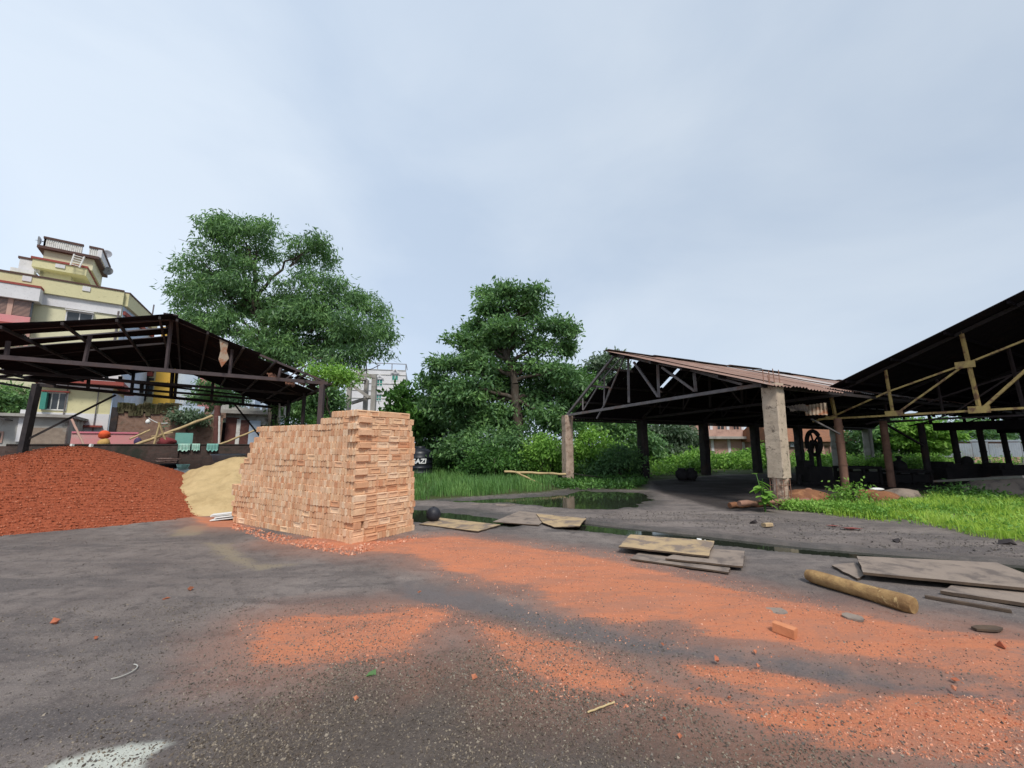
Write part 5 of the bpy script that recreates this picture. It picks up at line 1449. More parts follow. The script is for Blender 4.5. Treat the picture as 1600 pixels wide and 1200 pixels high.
def tree(name, label, base, fork, blobs, n, L, W, mat, seed, r0=.3, cat='tree', limbs=12, group=None, **kw):
    base = Vector(base); T = thing(name, label, cat, (base.x, base.y, 0), group)
    m = MB(); fork = Vector(fork); r = np.random.RandomState(seed)
    pts = [Vector((base.x, base.y, -.1)).lerp(fork, k / 6) + Vector((r.normal(0, .06), r.normal(0, .06), 0)) * (k > 0) for k in range(7)]
    m.tube(pts, [r0 * (1.25 - .1 * k) if k else r0 * 1.5 for k in range(7)], 9)
    top = max(blobs, key=lambda b: b[0][2]); limb_tube(m, pts[-1], top[0], r0 * .62, r0 * .12, seed + 1)
    order = sorted(range(len(blobs)), key=lambda i: -blobs[i][1])[:limbs]
    for i in order:
        b = blobs[i]
        if b is top: continue
        t = min(1, max(0, (b[0][2] - fork.z) / max(.5, top[0][2] - fork.z) * .55)); st = fork.lerp(Vector(top[0]), t) if b[0][2] > fork.z else pts[-2]
        limb_tube(m, st, b[0], r0 * .38, r0 * .07, seed + 5 + i)
        c = Vector(b[0])
        for k in range(3): limb_tube(m, st.lerp(c, .6), c + Vector((r.normal() * b[1], r.normal() * b[2], abs(r.normal()) * b[3])) * .6, r0 * .12, r0 * .03, seed + 50 + i * 4 + k)
    m.build('trunk', M['bark'], T)
    V, Fq = cloud(blobs, n, L, W, seed, **kw); np_mesh('crown', V, Fq, mat, parent=T); return T
YT = 24.5
t1 = [(372, 352, 52, 26), (345, 368, 40, 28), (400, 385, 38, 34), (365, 400, 60, 34), (300, 415, 42, 34), (322, 450, 60, 36), (375, 440, 48, 40), (288, 470, 28, 36), (335, 490, 52, 34), (490, 385, 40, 22), (478, 402, 34, 18), (510, 405, 26, 26), (488, 432, 36, 22), (455, 460, 42, 26), (512, 462, 42, 26), (400, 490, 50, 30), (555, 480, 34, 30), (450, 505, 55, 28), (590, 505, 28, 36), (525, 510, 50, 32), (570, 540, 40, 32), (400, 525, 48, 30), (480, 550, 60, 34), (540, 562, 42, 24), (350, 515, 40, 24), (430, 555, 36, 26), (605, 520, 14, 24), (330, 350, 22, 22), (418, 360, 20, 24), (470, 490, 46, 26), (432, 468, 32, 24), (525, 445, 24, 18), (540, 525, 40, 26), (450, 535, 40, 26), (500, 490, 40, 24)]
r = np.random.RandomState(2)
T1b = [lobe(b[0], b[1], b[2] * (.86 if b[1] < 480 else .98), b[3] * (.86 if b[1] < 480 else 1.05), YT, r.uniform(-1.4, 1.8)) for b in t1]
bs = G(437, 741)
tree('mango_tree', 'tallest tree, broad with slim drooping leaves, towering behind the wrecked shed', (D(440, 700, YT).x, YT, 0), D(420, 560, YT), T1b, 56000, .32, .08, M['leaf_mango'], 3, r0=.3, droop=.8, sig=.24, shell=.3, sub=8, per=9, limbs=24)
YT2 = 23.5
t2 = [(798, 452, 34, 13), (770, 462, 24, 12), (825, 470, 30, 16), (845, 452, 12, 7), (785, 485, 42, 17), (835, 490, 22, 12), (758, 482, 12, 14), (745, 515, 28, 16), (800, 515, 50, 15), (862, 508, 40, 16), (888, 520, 20, 14), (725, 535, 30, 14), (780, 545, 50, 18), (845, 540, 36, 14), (880, 545, 22, 14), (760, 530, 26, 14), (700, 572, 34, 18), (740, 575, 44, 24), (790, 580, 40, 26), (840, 575, 42, 16), (880, 585, 34, 22), (680, 600, 24, 18), (720, 610, 48, 28), (780, 615, 46, 30), (835, 620, 42, 28), (880, 620, 34, 30), (750, 650, 56, 30), (810, 660, 50, 30), (865, 660, 40, 34), (700, 640, 36, 24), (905, 610, 20, 30), (668, 625, 14, 12)]
tree('leafy_tree', 'tall tree with tiered leafy boughs in the middle beside the gabled shed', (D(808, 700, YT2).x, YT2, 0), D(806, 600, YT2), [lobe(b[0], b[1], b[2] * .94, b[3] * 1.0, YT2, r.uniform(-1.4, 1.5)) for b in t2], 46000, .30, .12, M['leaf_broad'], 8, r0=.36, droop=.3, sig=.22, shell=.3, sub=8, per=9, limbs=26)
def small_tree(name, label, px, Y, blobs, n, L, W, mk, seed, r0=.14, cat='tree', **kw):
    b = D(px, 700, Y); z = min(D(q[0], q[1], Y).z for q in blobs)
    return tree(name, label, (b.x, Y, 0), (b.x, Y, max(.6, z * .7)), [lobe(*q, Y, 0.3 * ((i * 7) % 5 - 2)) for i, q in enumerate(blobs)], n, L, W, M[mk], seed, r0, cat, limbs=8, **kw)
small_tree('distant_tree', 'pale grey green tree rising behind the left slope of the gabled shed', 945, 33, [(945, 570, 26, 16), (925, 590, 24, 18), (962, 560, 14, 10), (940, 610, 40, 26), (915, 640, 34, 30), (975, 590, 20, 20)], 9000, .38, .15, 'leaf_pale', 31, .25)
small_tree('distant_tree', 'bright green tree between the tall middle tree and the gabled shed', 905, 30, [(908, 600, 22, 20), (925, 625, 22, 20), (900, 650, 34, 30), (935, 655, 30, 22)], 7000, .32, .13, 'leaf_bush', 32, .2)
small_tree('pale_leaf_tree', 'silvery leaved tree under the gabled shed left of the pink house', 1045, 33, [(1042, 672, 32, 18), (1030, 695, 30, 24), (1060, 690, 28, 24), (1048, 715, 42, 22), (1075, 708, 18, 18)], 9000, .40, .15, 'leaf_pale', 33, .2)
small_tree('dark_tree', 'dark shrubby tree between the last column of the gabled shed and the steel shed', 1375, 36, [(1380, 672, 40, 24), (1400, 690, 44, 26), (1350, 690, 30, 30), (1430, 680, 34, 24), (1375, 715, 46, 22)], 9000, .40, .16, 'leaf_broad', 34, .2)
small_tree('bright_tree', 'light green layered tree beyond the steel shed left of the tin fence', 1440, 34, [(1440, 672, 34, 14), (1425, 690, 34, 14), (1452, 700, 28, 12), (1470, 680, 24, 12)], 6000, .4, .17, 'leaf_bright', 35, .16)
small_tree('distant_tree', 'dark broad tree far behind the tin fence at the right', 1560, 48, [(1500, 672, 40, 18), (1560, 664, 50, 22), (1620, 668, 40, 20), (1530, 690, 50, 16), (1590, 690, 50, 16)], 8000, .5, .22, 'leaf_broad', 44, .3)
small_tree('roadside_tree', 'dark round tree above the old grey house at the far left', 22, 30, [(15, 618, 40, 16), (-15, 630, 45, 20), (40, 632, 26, 14), (20, 640, 46, 16), (62, 636, 10, 8)], 6000, .42, .14, 'leaf_broad', 36, .2)
small_tree('courtyard_tree', 'small feathery tree seen through the far truss of the wrecked shed', 340, 31, [(335, 605, 22, 14), (350, 618, 30, 14), (325, 622, 24, 14), (365, 628, 20, 12), (345, 640, 18, 10)], 4500, .34, .09, 'leaf_mango', 37, .12, droop=.7)
small_tree('courtyard_bush', 'pale green bush over the rubble wall beside the long bamboo pole', 292, 23.8, [(290, 652, 18, 10), (300, 660, 18, 11), (280, 663, 12, 9), (310, 655, 8, 9)], 2600, .20, .08, 'leaf_pale', 38, .06, 'bush')
small_tree('upright_shrub', 'upright shrub with large paddle leaves left of the tall middle tree', 632, 26, [(622, 628, 8, 14), (634, 614, 6, 12), (646, 632, 10, 12), (618, 648, 14, 12), (642, 656, 28, 16), (664, 652, 14, 12), (604, 658, 12, 9), (655, 672, 30, 16)], 3600, .42, .20, 'leaf_bush', 39, .1, 'shrub', droop=-.5, sig=.3)
small_tree('dark_shrub', 'deep green shrub in shade between the brick stack and the middle tree', 690, 27, [(690, 660, 36, 22), (660, 690, 36, 24), (715, 690, 36, 26), (690, 715, 40, 20), (735, 665, 26, 20)], 8000, .30, .13, 'leaf_broad', 40, .12, 'shrub')
small_tree('shaded_shrub', 'grey green shrub behind the front right post of the wrecked shed', 530, 21, [(505, 612, 22, 16), (515, 628, 20, 18), (490, 640, 26, 18), (465, 640, 26, 18), (520, 652, 26, 12)], 7000, .26, .09, 'leaf_mango', 41, .1, 'shrub')
small_tree('hedge_bush', 'clipped looking green bush along the top of the brick stack by the shed post', 500, 17.5, [(470, 668, 36, 12), (520, 662, 34, 10), (548, 664, 24, 9), (600, 664, 18, 10), (500, 690, 60, 18)], 6000, .16, .07, 'leaf_bush', 42, .06, 'bush')
small_tree('roof_creeper', 'bright green creeper spilling over the right eave of the wrecked shed', 518, 14.6, [(505, 583, 18, 5), (525, 584, 20, 7), (545, 587, 13, 5), (490, 578, 12, 4), (535, 596, 16, 6)], 2600, .13, .06, 'leaf_bright', 43, .05, 'creeper')
# shrubs at the pond edge and under the trees
def shrub(label, blobs, Y, n, L, W, mk, seed, name='leafy_shrub', group=None, **kw):
    bl = [lobe(*q, Y, .35 * ((i * 5) % 4 - 1.5)) for i, q in enumerate(blobs)]; c = bl[0][0]
    T = thing(name, label, 'shrub', (c[0], c[1], 0), group); m = MB(); r = np.random.RandomState(seed)
    for b in bl:
        for k in range(3): limb_tube(m, (c[0] + r.normal(0, .2), c[1] + r.normal(0, .2), -.05), Vector(b[0]) + Vector((r.normal(0, .4) * b[1], r.normal(0, .4) * b[2], b[3] * .4)), .04, .012, seed + k)
    m.build('stems', M['bark'], T); V, Fq = cloud(bl, n, L, W, seed, **kw); V[:, 2] = np.maximum(V[:, 2], .02); np_mesh('leaves', V, Fq, M[mk], parent=T); return T
shrub('bright leafy shrub directly right of the black water tank', [(698, 722, 18, 16), (712, 735, 20, 12), (690, 738, 10, 8)], 24.2, 4200, .19, .085, 'leaf_bush', 51)
shrub('rounded shrub in the grass left of the fallen pale poles', [(770, 722, 34, 22), (745, 735, 26, 14), (800, 728, 24, 20)], 20.6, 5200, .19, .085, 'leaf_bush', 52)
shrub('tall shrub mass below the boughs of the middle tree', [(760, 695, 50, 26), (820, 695, 46, 26), (720, 705, 34, 24), (790, 715, 50, 22)], 22.4, 9000, .24, .11, 'leaf_broad', 53)
shrub('yellow green shrub just left of the front left shed column', [(855, 705, 26, 22), (838, 722, 24, 18), (868, 728, 18, 16)], 21.0, 5200, .18, .08, 'leaf_bright', 54)
shrub('bright flowering shrub just right of the front left shed column', [(925, 700, 28, 26), (908, 722, 22, 18), (950, 715, 28, 22), (915, 680, 12, 14)], 22.5, 6500, .2, .09, 'leaf_bright', 55)
shrub('dark green shrub between the first two columns of the gabled shed', [(970, 718, 30, 18), (935, 735, 30, 12), (985, 735, 22, 10), (900, 738, 20, 10)], 21.3, 5600, .19, .09, 'leaf_broad', 56)
shrub('shaded thicket behind the second column of the gabled shed', [(985, 690, 36, 26), (960, 665, 34, 24), (1010, 705, 30, 24)], 27, 7000, .3, .13, 'leaf_broad', 57)
shrub('low bright shrub under the pale leaved tree beside the third column', [(1075, 725, 26, 14), (1050, 735, 28, 10), (1090, 715, 16, 14)], 26.5, 4200, .22, .1, 'leaf_bright', 58)
shrub('lush light green thicket in front of the pink house', [(1140, 722, 34, 12), (1120, 727, 24, 11), (1165, 718, 20, 14), (1150, 733, 40, 9)], 30, 7000, .25, .11, 'leaf_bright', 59)
shrub('light green thicket between the fourth column and the chipped column', [(1195, 715, 16, 20), (1205, 730, 18, 14), (1185, 725, 14, 12)], 30.5, 3600, .25, .11, 'leaf_bright', 60)
shrub('light green thicket in front of the old brick house', [(1290, 722, 36, 10), (1255, 720, 20, 12), (1320, 725, 30, 9)], 33, 5200, .25, .11, 'leaf_bright', 61)
shrub('light green thicket below the dark tree by the steel shed', [(1400, 725, 40, 9), (1440, 722, 36, 10), (1360, 728, 20, 8)], 31, 5200, .25, .11, 'leaf_bright', 62)
# ground cover that nobody could count
def cover(name, polys, n, hmax, L, W, mk, seed, label, cat, Ymax=60):
    P = []; r = np.random.RandomState(seed)
    for poly, f in polys:
        q = in_poly(int(n * f), poly, seed); z = r.rand(len(q)) ** 1.5 * hmax * (.3 + 1.2 * fbm(q[:, 0] * .9, q[:, 1] * .9)); P.append(np.column_stack([q, z + .02])); seed += 1
    P = np.concatenate(P); a = unit(r.normal(size=P.shape) * .8 + np.array([0, 0, .25])); m = len(P)
    V, Fq = leaf_quads(P, a, r.uniform(.6, 1.3, m) * L, r.uniform(.6, 1.3, m) * W, r); V[:, 2] = np.maximum(V[:, 2], .0)
    return tag(np_mesh(name, V, Fq, M[mk], loc=(0, 0, 0)), label, cat, kind='stuff')
cover('undergrowth', [(GP([(640, 737), (690, 742), (760, 741), (840, 750), (880, 748), (990, 748), (1100, 738), (1100, 725), (640, 725)]), .5), (GP([(1000, 747), (1100, 740), (1240, 734), (1340, 732), (1480, 728), (1600, 728), (1600, 717), (1000, 717)]), .5)], 26000, .8, .22, .10, 'leaf_bright', 71, 'bright green undergrowth spreading beyond the shed floors and below the trees', 'undergrowth')
cover('water_weed', [(GP([(866, 752), (900, 748), (1000, 746), (1012, 756), (985, 765), (900, 765), (868, 763)]), 1.0)], 5200, .18, .15, .08, 'leaf_bush', 75, 'creeping green weed along the pond edge round the front column foot', 'weeds')
def grass(name, polys, n, h0, h1, w, mk, seed, label, taper=None):
    Vs = []; Fs = []; k = 0; r = np.random.RandomState(seed)
    q = np.concatenate([in_poly(int(n * f), p, seed + i) for i, (p, f) in enumerate(polys)]); m = len(q)
    dens = fbm(q[:, 0] * 1.3, q[:, 1] * 1.3); q = q[dens > .38 + .2 * r.rand(m)]; m = len(q)
    h = r.uniform(h0, h1, m) * (.5 + fbm(q[:, 0] * 2, q[:, 1] * 2)); th = r.uniform(0, 2 * np.pi, m); le = r.uniform(.1, .75, m) * h
    if taper is not None: h *= taper(q)
    dx, dy = np.cos(th), np.sin(th); bx, by = -dy * w, dx * w; b = np.column_stack([q, np.full(m, -.01)])
    sd = np.column_stack([bx, by, np.zeros(m)]); mid = b + np.column_stack([dx * le * .3, dy * le * .3, h * .6]); tip = b + np.column_stack([dx * le, dy * le, h])
    V = np.stack([b - sd, b + sd, mid + sd * .75, mid - sd * .75, tip + sd * .12, tip - sd * .12], 1).reshape(-1, 3)
    i = 6 * np.arange(m)[:, None]; Fq = np.concatenate([i + np.array([[0, 1, 2, 3]]), i + np.array([[3, 2, 4, 5]])])
    return tag(np_mesh(name, V, Fq, M[mk], loc=(0, 0, 0)), label, 'grass', kind='stuff')
GL = GP([(600, 778), (650, 782), (700, 779), (762, 775), (800, 772), (850, 768), (885, 762), (870, 752), (800, 748), (760, 741), (640, 741), (600, 745)])
GR1 = GP([(1215, 797), (1250, 799), (1300, 806), (1400, 817), (1470, 826), (1520, 838), (1600, 847), (1760, 870), (1760, 790), (1600, 792), (1500, 785), (1440, 790), (1380, 793), (1300, 793)])
GR2 = GP([(1380, 795), (1440, 785), (1470, 776), (1560, 778), (1640, 792), (1700, 800), (1560, 808), (1450, 806)])
SPR = GP([(1160, 800), (1200, 803), (1240, 803), (1225, 793), (1170, 795)])
grass('grass_tuft', [(GL, 1)], 19000, .20, .44, .009, 'grass_left', 81, 'tall green grass between the brick stack and the pond')
grass('grass_verge', [(GR1, .8), (GR2, .2)], 30000, .09, .26, .006, 'grass_right', 85, 'bright lime green grass verge in front of the steel shed')
cover('weed_verge', [(GR1, .25), (GR2, .5), (GP([(1215, 797), (1300, 803), (1380, 812), (1400, 806), (1320, 797), (1240, 793)]), .3)], 14000, .20, .09, .04, 'leaf_bright', 87, 'leafy green weeds among the grass at the foot of the chipped column', 'weeds')

# leafy plants by the column and the rusty post
def broad_plant(px, py, hp, n, L, W, mk, label, seed, spread=.28):
    p = G(px, py); r = np.random.RandomState(seed); T = thing('leafy_plant', label, 'plant', p); m = MB(); tops = []
    for k in range(5):
        q = p + Vector((r.normal(0, spread), r.normal(0, spread * .6), hp * r.uniform(.5, 1))); m.tube([p, p.lerp(q, .5) + Vector((0, 0, .08)), q], [.018, .014, .007], 6); tops.append((p, q))
    m.build('stem', M['leaf_bush'], T); V = []; Fq = []
    for k in range(n):
        a, b = tops[k % 5]; c = a.lerp(b, r.uniform(.3, 1)); th = r.uniform(0, 6.28); d = Vector((math.cos(th), math.sin(th), r.uniform(-.5, .45))).normalized(); s = d.cross(Vector((0, 0, 1))).normalized(); l = L * r.uniform(.6, 1.15); w = W * r.uniform(.7, 1.1); dn = Vector((0, 0, -1))
        i = len(V); seg = [(0, .03), (.18, .7), (.42, 1), (.7, .75), (.9, .3), (1, .02)]
        for t, ww in seg: V += [c + d * l * t + s * w * ww * .5 + dn * (l * .25 * t * t - .0), c + d * l * t + dn * (l * .25 * t * t + w * .1), c + d * l * t - s * w * ww * .5 + dn * (l * .25 * t * t)]
        for j in range(5): Fq += [(i + 3 * j, i + 3 * j + 1, i + 3 * j + 4, i + 3 * j + 3), (i + 3 * j + 1, i + 3 * j + 2, i + 3 * j + 5, i + 3 * j + 4)]
    np_mesh('leaves', [tuple(v) for v in V], Fq, M[mk], parent=T, smooth=True); return T
broad_plant(1196, 800, .95, 26, .30, .19, 'leaf_bright', 'broad leaved plant growing close to the left side of the chipped column', 91, .22)
shrub('light green weed bush growing at the foot of the leftmost rusty post', [(1328, 772, 14, 10), (1322, 790, 20, 12), (1340, 796, 22, 9)], 12.2, 2400, .10, .05, 'leaf_bright', 92, name='weed_bush')
shrub('dull green weed clump in shade at the far end of the grass verge', [(1510, 775, 34, 8), (1480, 782, 24, 7), (1545, 782, 24, 7)], 13.2, 2400, .12, .055, 'leaf_bush', 93, name='weed_bush')

# ------------------------------------------------------------------ things in the yard
# black water tank with its name in white
tc = G(655, 742.5); TR = .70
TK = thing('water_tank', 'black plastic water tank with white lettering behind the brick stack', 'tank', tc)
m = MB(); pr = [(.02, 0), (TR, 0), (TR, .06)]
for k in range(4): pr += [(TR, .1 + k * .27), (TR + .018, .12 + k * .27), (TR + .018, .17 + k * .27), (TR, .19 + k * .27)]
pr += [(TR, 1.16), (TR * .93, 1.28), (TR * .72, 1.40), (TR * .42, 1.46), (.28, 1.47)]
m.lathe(tc, pr, 32); m.build('tank_body', M['black_plastic'], TK)
m = MB(); m.lathe(tc + Vector((0, 0, 1.45)), [(.30, 0), (.30, .09), (.26, .12), (.02, .13)], 20); m.build('lid', M['black_plastic'], TK)
tx = bpy.data.curves.new('lettering', 'FONT'); tx.body = 'GAZI'; tx.size = .36; tx.align_x = 'CENTER'; tx.extrude = .012; tx.offset = .008; tx.shear = .12
to = bpy.data.objects.new('lettering_source', tx); ROOT.objects.link(to); bpy.context.view_layer.update()
me = bpy.data.meshes.new_from_object(to.evaluated_get(bpy.context.evaluated_depsgraph_get())); ROOT.objects.unlink(to); bpy.data.objects.remove(to)
face = math.atan2(-tc.x, -(-tc.y)) if False else math.atan2(-tc.y, -tc.x) - .10
for v in me.vertices:
    x, y, z = v.co; a = face + x / TR; rr_ = TR + .022 + z; v.co = (math.cos(a) * rr_, math.sin(a) * rr_, .66 + y)
me.materials.clear(); me.materials.append(M['white_letter'])
lo_ = bpy.data.objects.new('lettering', me); ROOT.objects.link(lo_); lo_.parent = TK
# black ball
bp = G(677, 816); m = MB(); RBL = .155
prof = [(max(.002, RBL * math.sin(math.pi * k / 18)), RBL - RBL * math.cos(math.pi * k / 18)) for k in range(19)]
m.lathe((bp.x, bp.y, .012), prof, 28); m.tube([Vector((bp.x, bp.y - .02, .012 + RBL * 1.96)), Vector((bp.x, bp.y - .02, .012 + RBL * 2.06))], .02, 8)
tag(m.build('black_ball', M['ball_rubber']), 'black rubber ball resting beside the wet plywood near the brick stack', 'ball')
# boards
def board(pts, th, z, mats, label, tilt=(0, 0, 0, 0), seed=0, name='plywood_board', cat='board'):
    r = np.random.RandomState(seed); P = [G(*p) for p in pts]; n = len(P); m = MB(); ring = []
    for i in range(n):
        a, b = P[i], P[(i + 1) % n]; ta, tb = tilt[i % len(tilt)], tilt[(i + 1) % len(tilt)]
        for k in range(6):
            t = k / 6; q = a.lerp(b, t); e = (b - a).normalized(); nn = Vector((-e.y, e.x, 0)); j = r.uniform(-.012, .012) if k else 0
            ring.append(Vector((q.x, q.y, z + ta + (tb - ta) * t)) + nn * j)
    m_ = len(ring); up = [p + Vector((0, 0, th)) for p in ring]
    ar = sum((ring[i].x * ring[(i + 1) % m_].y - ring[(i + 1) % m_].x * ring[i].y) for i in range(m_))
    if ar < 0: ring = ring[::-1]; up = up[::-1]
    m.add(ring + up, [tuple(reversed(range(m_)))], 1); m.add(up, [tuple(range(m_))], 0)
    m.add(ring + up, [(i, (i + 1) % m_, m_ + (i + 1) % m_, m_ + i) for i in range(m_)], 1)
    return tag(m.build(name, [M[x] for x in mats]), label, cat)
board([(655, 821), (688, 811), (782, 822), (747, 832.5)], .018, .012, ('ply_tan', 'ply_edge'), 'tan plywood sheet with worn corners lying just right of the black ball', seed=1)
board([(770, 817), (812, 800), (865, 806), (842, 822)], .016, .010, ('ply_grey', 'ply_edge'), 'dark wet plywood sheet tucked under the pale bent sheet', seed=2)
board([(838, 806), (916, 813), (906, 830), (866, 827), (848, 820)], .016, .03, ('ply_tan', 'ply_edge'), 'pale plywood sheet with a raised corner at the puddle end of the drain', (.0, .0, .05, .0, .0), seed=3)
board([(728, 788), (752, 786.5), (806, 788), (795, 791)], .02, -.02, ('ply_grey', 'ply_edge'), 'thin grey plank half afloat at the grass side of the pond', seed=4)
board([(985, 876), (1000, 866), (1142, 890), (1138, 898)], .02, .012, ('ply_grey', 'ply_edge'), 'lowest narrow grey board under the middle pile of boards', seed=5)
board([(1040, 880), (1075, 862), (1164, 868), (1161, 893)], .022, .045, ('ply_grey', 'ply_edge'), 'rotten dark board in the middle of the pile beside the drain', seed=6)
board([(967, 865), (986, 845), (1117, 857), (1109, 881)], .022, .085, ('ply_tan', 'ply_edge'), 'pale tan top board of the pile beside the drain', (.0, .0, .01, .0), seed=7)
board([(1300, 887), (1338, 882), (1350, 903), (1340, 908)], .02, .012, ('ply_grey', 'ply_edge'), 'small dark board under the big one near the log', seed=8)
board([(1470, 930), (1520, 905), (1720, 925), (1720, 962), (1600, 950)], .035, .015, ('ply_grey', 'ply_edge'), 'lower thick dark board beneath the large grey board beside the log', seed=9)
board([(1340, 881), (1560, 892), (1680, 940), (1600, 934), (1350, 908)], .03, .075, ('ply_grey', 'ply_edge'), 'largest grey brown board overlapping others at the right beside the log', (.0, .0, .0, .0, .0), seed=10)
m = MB(); m.beam(G(1445, 932, .02), G(1580, 955, .02), .05, .025); tag(m.build('wooden_batten', M['ply_edge']), 'thin dark batten on the ground between the log and the large board', 'batten')
# log
a, b = G(1263, 909, 0), G(1430, 960, 0); r = np.random.RandomState(6); n = 22; vs = []; m = MB()
ax = (b - a).normalized(); sd_ = Vector((-ax.y, ax.x, 0))
for i in range(n + 1):
    t = i / n; c = a.lerp(b, t) + Vector((0, 0, .080)); R0 = .072 + .012 * t + .004 * math.sin(t * 9)
    if i in (0, n): R0 *= .86
    for k in range(18):
        ph = 2 * math.pi * k / 18; q = R0 * (1 + .06 * (fbm(np.array([t * 9]), np.array([k * .7]), 2)[0] - .5) * 2); vs.append(c + sd_ * (q * math.cos(ph)) + Vector((0, 0, q * math.sin(ph))))
m.add(vs, [(i * 18 + k, (i + 1) * 18 + k, (i + 1) * 18 + (k + 1) % 18, i * 18 + (k + 1) % 18) for i in range(n) for k in range(18)], smooth=True)
m.add(vs[:18], [tuple(range(18))]); m.add(vs[-18:], [tuple(reversed(range(18)))])
tag(m.build('log', M['log']), 'peeled golden brown log lying on the wet ground beside the boards', 'log')
# one whole brick and broken pieces
M['brick_lone'] = worn('brick_lone', (.58, .24, .12), (.50, .19, .09), 8, rough=.9)
br_ = G(1233, 998); o = bpy.data.objects.new('brick', PMESH[1].copy()); o.data.materials.clear(); o.data.materials.append(M['brick_lone']); ROOT.objects.link(o); o.location = (br_.x, br_.y + .05, .05); o.rotation_euler = (math.radians(2), math.radians(-4), math.radians(128)); o.scale = (.7, 1.0, .8)
tag(o, 'single whole orange brick lying alone on the orange dust', 'brick')
FR_ = [(741, 1060, 15), (1121, 1034, 15), (1035, 1008, 10), (1091, 1078, 10), (1038, 1126, 12), (1062, 1152, 12), (1185, 1043, 10), (973, 1087, 10), (655, 926, 8), (733, 1004, 9), (1180, 1020, 10), (87, 975, 12), (149, 999, 11), (259, 937, 9), (297, 924, 15), (556, 1093, 12), (1566, 1014, 15), (1492, 1065, 13), (1490, 1078, 13), (1140, 1092, 9), (1006, 972, 8), (880, 1063, 9)]
fm = []
for k in range(5):
    v, f = chips(1, np.zeros((1, 3)), [1.0], 300 + k, .7); me = bpy.data.meshes.new('brick_fragment'); v[:, 2] -= v[:, 2].min() * .8
    bmv = [tuple(x) for x in v]; me.from_pydata(bmv, [], f.tolist()); me.materials.append(M['brick_frag']); fm.append(me)
for i, (px, py, s) in enumerate(FR_):
    p = G(px, py); k = s * p.length / F * .45; o = bpy.data.objects.new('brick_fragment', fm[i % 5]); ROOT.objects.link(o); o.location = (p.x, p.y, .002); o.scale = (k, k * .8, k * .8); o.rotation_euler = (0, 0, i * 1.3)
    tag(o, 'loose broken red brick fragment lying by itself on the yard ground', 'brick fragment', 'red brick fragments scattered on the ground')
p = G(1199, 824); o = bpy.data.objects.new('half_brick', PMESH[2].copy()); o.data.materials.clear(); o.data.materials.append(M['ply_tan']); ROOT.objects.link(o); o.location = (p.x, p.y, .05); o.rotation_euler = (1.5, 0, .3); o.scale = (.8, 1, 1); tag(o, 'tan half brick beside a dark clod on the strip beyond the drain', 'brick')
M['cloth_rag'] = worn('cloth_rag', (.40, .12, .10), (.30, .08, .07), 3)
def clod(px, py, w, mat, label, cat='clod', sx=1.0, h=.6, name='dark_clod'):
    p = G(px, py); k = w * p.length / F * .5; v, f = chips(1, np.zeros((1, 3)), [1.0], int(px), .6); m = MB()
    m.add([(p.x + a * k * sx, p.y + b * k, max(0, c * k * h + k * .2)) for a, b, c in v.tolist()], f.tolist()); return tag(m.build(name, mat), label, cat)
clod(1177, 818, 18, M['soot_steel'], 'dark clod next to the tan half brick beyond the drain')
clod(1402, 847, 16, M['soot_steel'], 'small dark clod on the bare strip below the grass verge')
clod(1574, 850, 20, M['soot_steel'], 'dark clod at the lower edge of the bright grass near the right side')
clod(580, 1054, 16, M['leaf_broad'], 'small crumpled dark green scrap on the gritty ground', 'scrap', 1, .4, 'green_scrap')
clod(1328, 768 + 60, 20, M['cloth_rag'], 'flattened pinkish red rag at the grass edge beyond the drain', 'rag', 1.6, .15, 'red_rag')
clod(1302, 823, 13, M['cloth_rag'], 'small red rag lying by the grass edge near the pinkish one', 'rag', 1.6, .15, 'red_rag')
clod(1092, 845, 12, M['litter_white'], 'white foam scrap floating in the drain', 'litter', 1, .8, 'white_litter')
clod(1102, 847, 7, M['litter_white'], 'tiny white scrap beside the foam in the drain', 'litter', .8, 1, 'white_litter')
def slab_piece(px, py, w, hh, mat, label, cat, seed):
    r = np.random.RandomState(seed); p = G(px, py); k = p.length / F; n = 9; pts = []
    for i in range(n): a = 2 * math.pi * i / n; j = r.uniform(.7, 1.1); pts.append((p.x + math.cos(a) * w * k * .5 * j, p.y + math.sin(a) * hh * k * 1.2 * j, .012))
    m = MB(); m.prism(pts, .018); return tag(m.build('slate_piece', mat), label, cat)
slab_piece(1213, 959, 30, 12, M['ply_grey'], 'thin grey flake of mortar on the dust above the single whole brick', 'flake', 1)
slab_piece(1333, 968, 24, 10, M['ply_grey'], 'thin grey flake of mortar below the near end of the log', 'flake', 2)
slab_piece(1546, 986, 30, 6, M['ply_edge'], 'dark thin sheet scrap lying on the dust near the right side', 'scrap', 3)
pole('pale_stick', G(918, 1113, .01), G(960, 1097, .012), .006, M['bamboo'], 'thin pale straight stick lying on gritty ground', 'stick')
m = MB(); c = G(188, 1052); m.tube([Vector((c.x + .085 * math.cos(t), c.y + .10 * math.sin(t), .012)) for t in np.linspace(-1.3, 1.5, 12)], .004, 6); tag(m.build('curved_strip', M['plaster_grey']), 'pale curved strip lying on the dark ground at the left', 'strip')
# fallen poles by the bushes, cable across the pond edge
pole('fallen_pole', D(788, 737, 17.5), D(884, 741, 17.8), .05, M['bamboo'], 'pale fallen pole lying level in front of the shrubs')
pole('fallen_pole', D(806, 738, 17.4), G(846, 757), .045, M['bamboo'], 'second pale pole slanting down from the level one to the pond')
m = MB(); a, b = D(896, 740, 17.6), D(1000, 744, 20.2); m.tube([a.lerp(b, k / 8) - Vector((0, 0, .12 * math.sin(math.pi * k / 8))) for k in range(9)], .022, 6); tag(m.build('black_pipe', M['soot_steel']), 'thin black pipe running between the first two columns over the weeds', 'pipe')
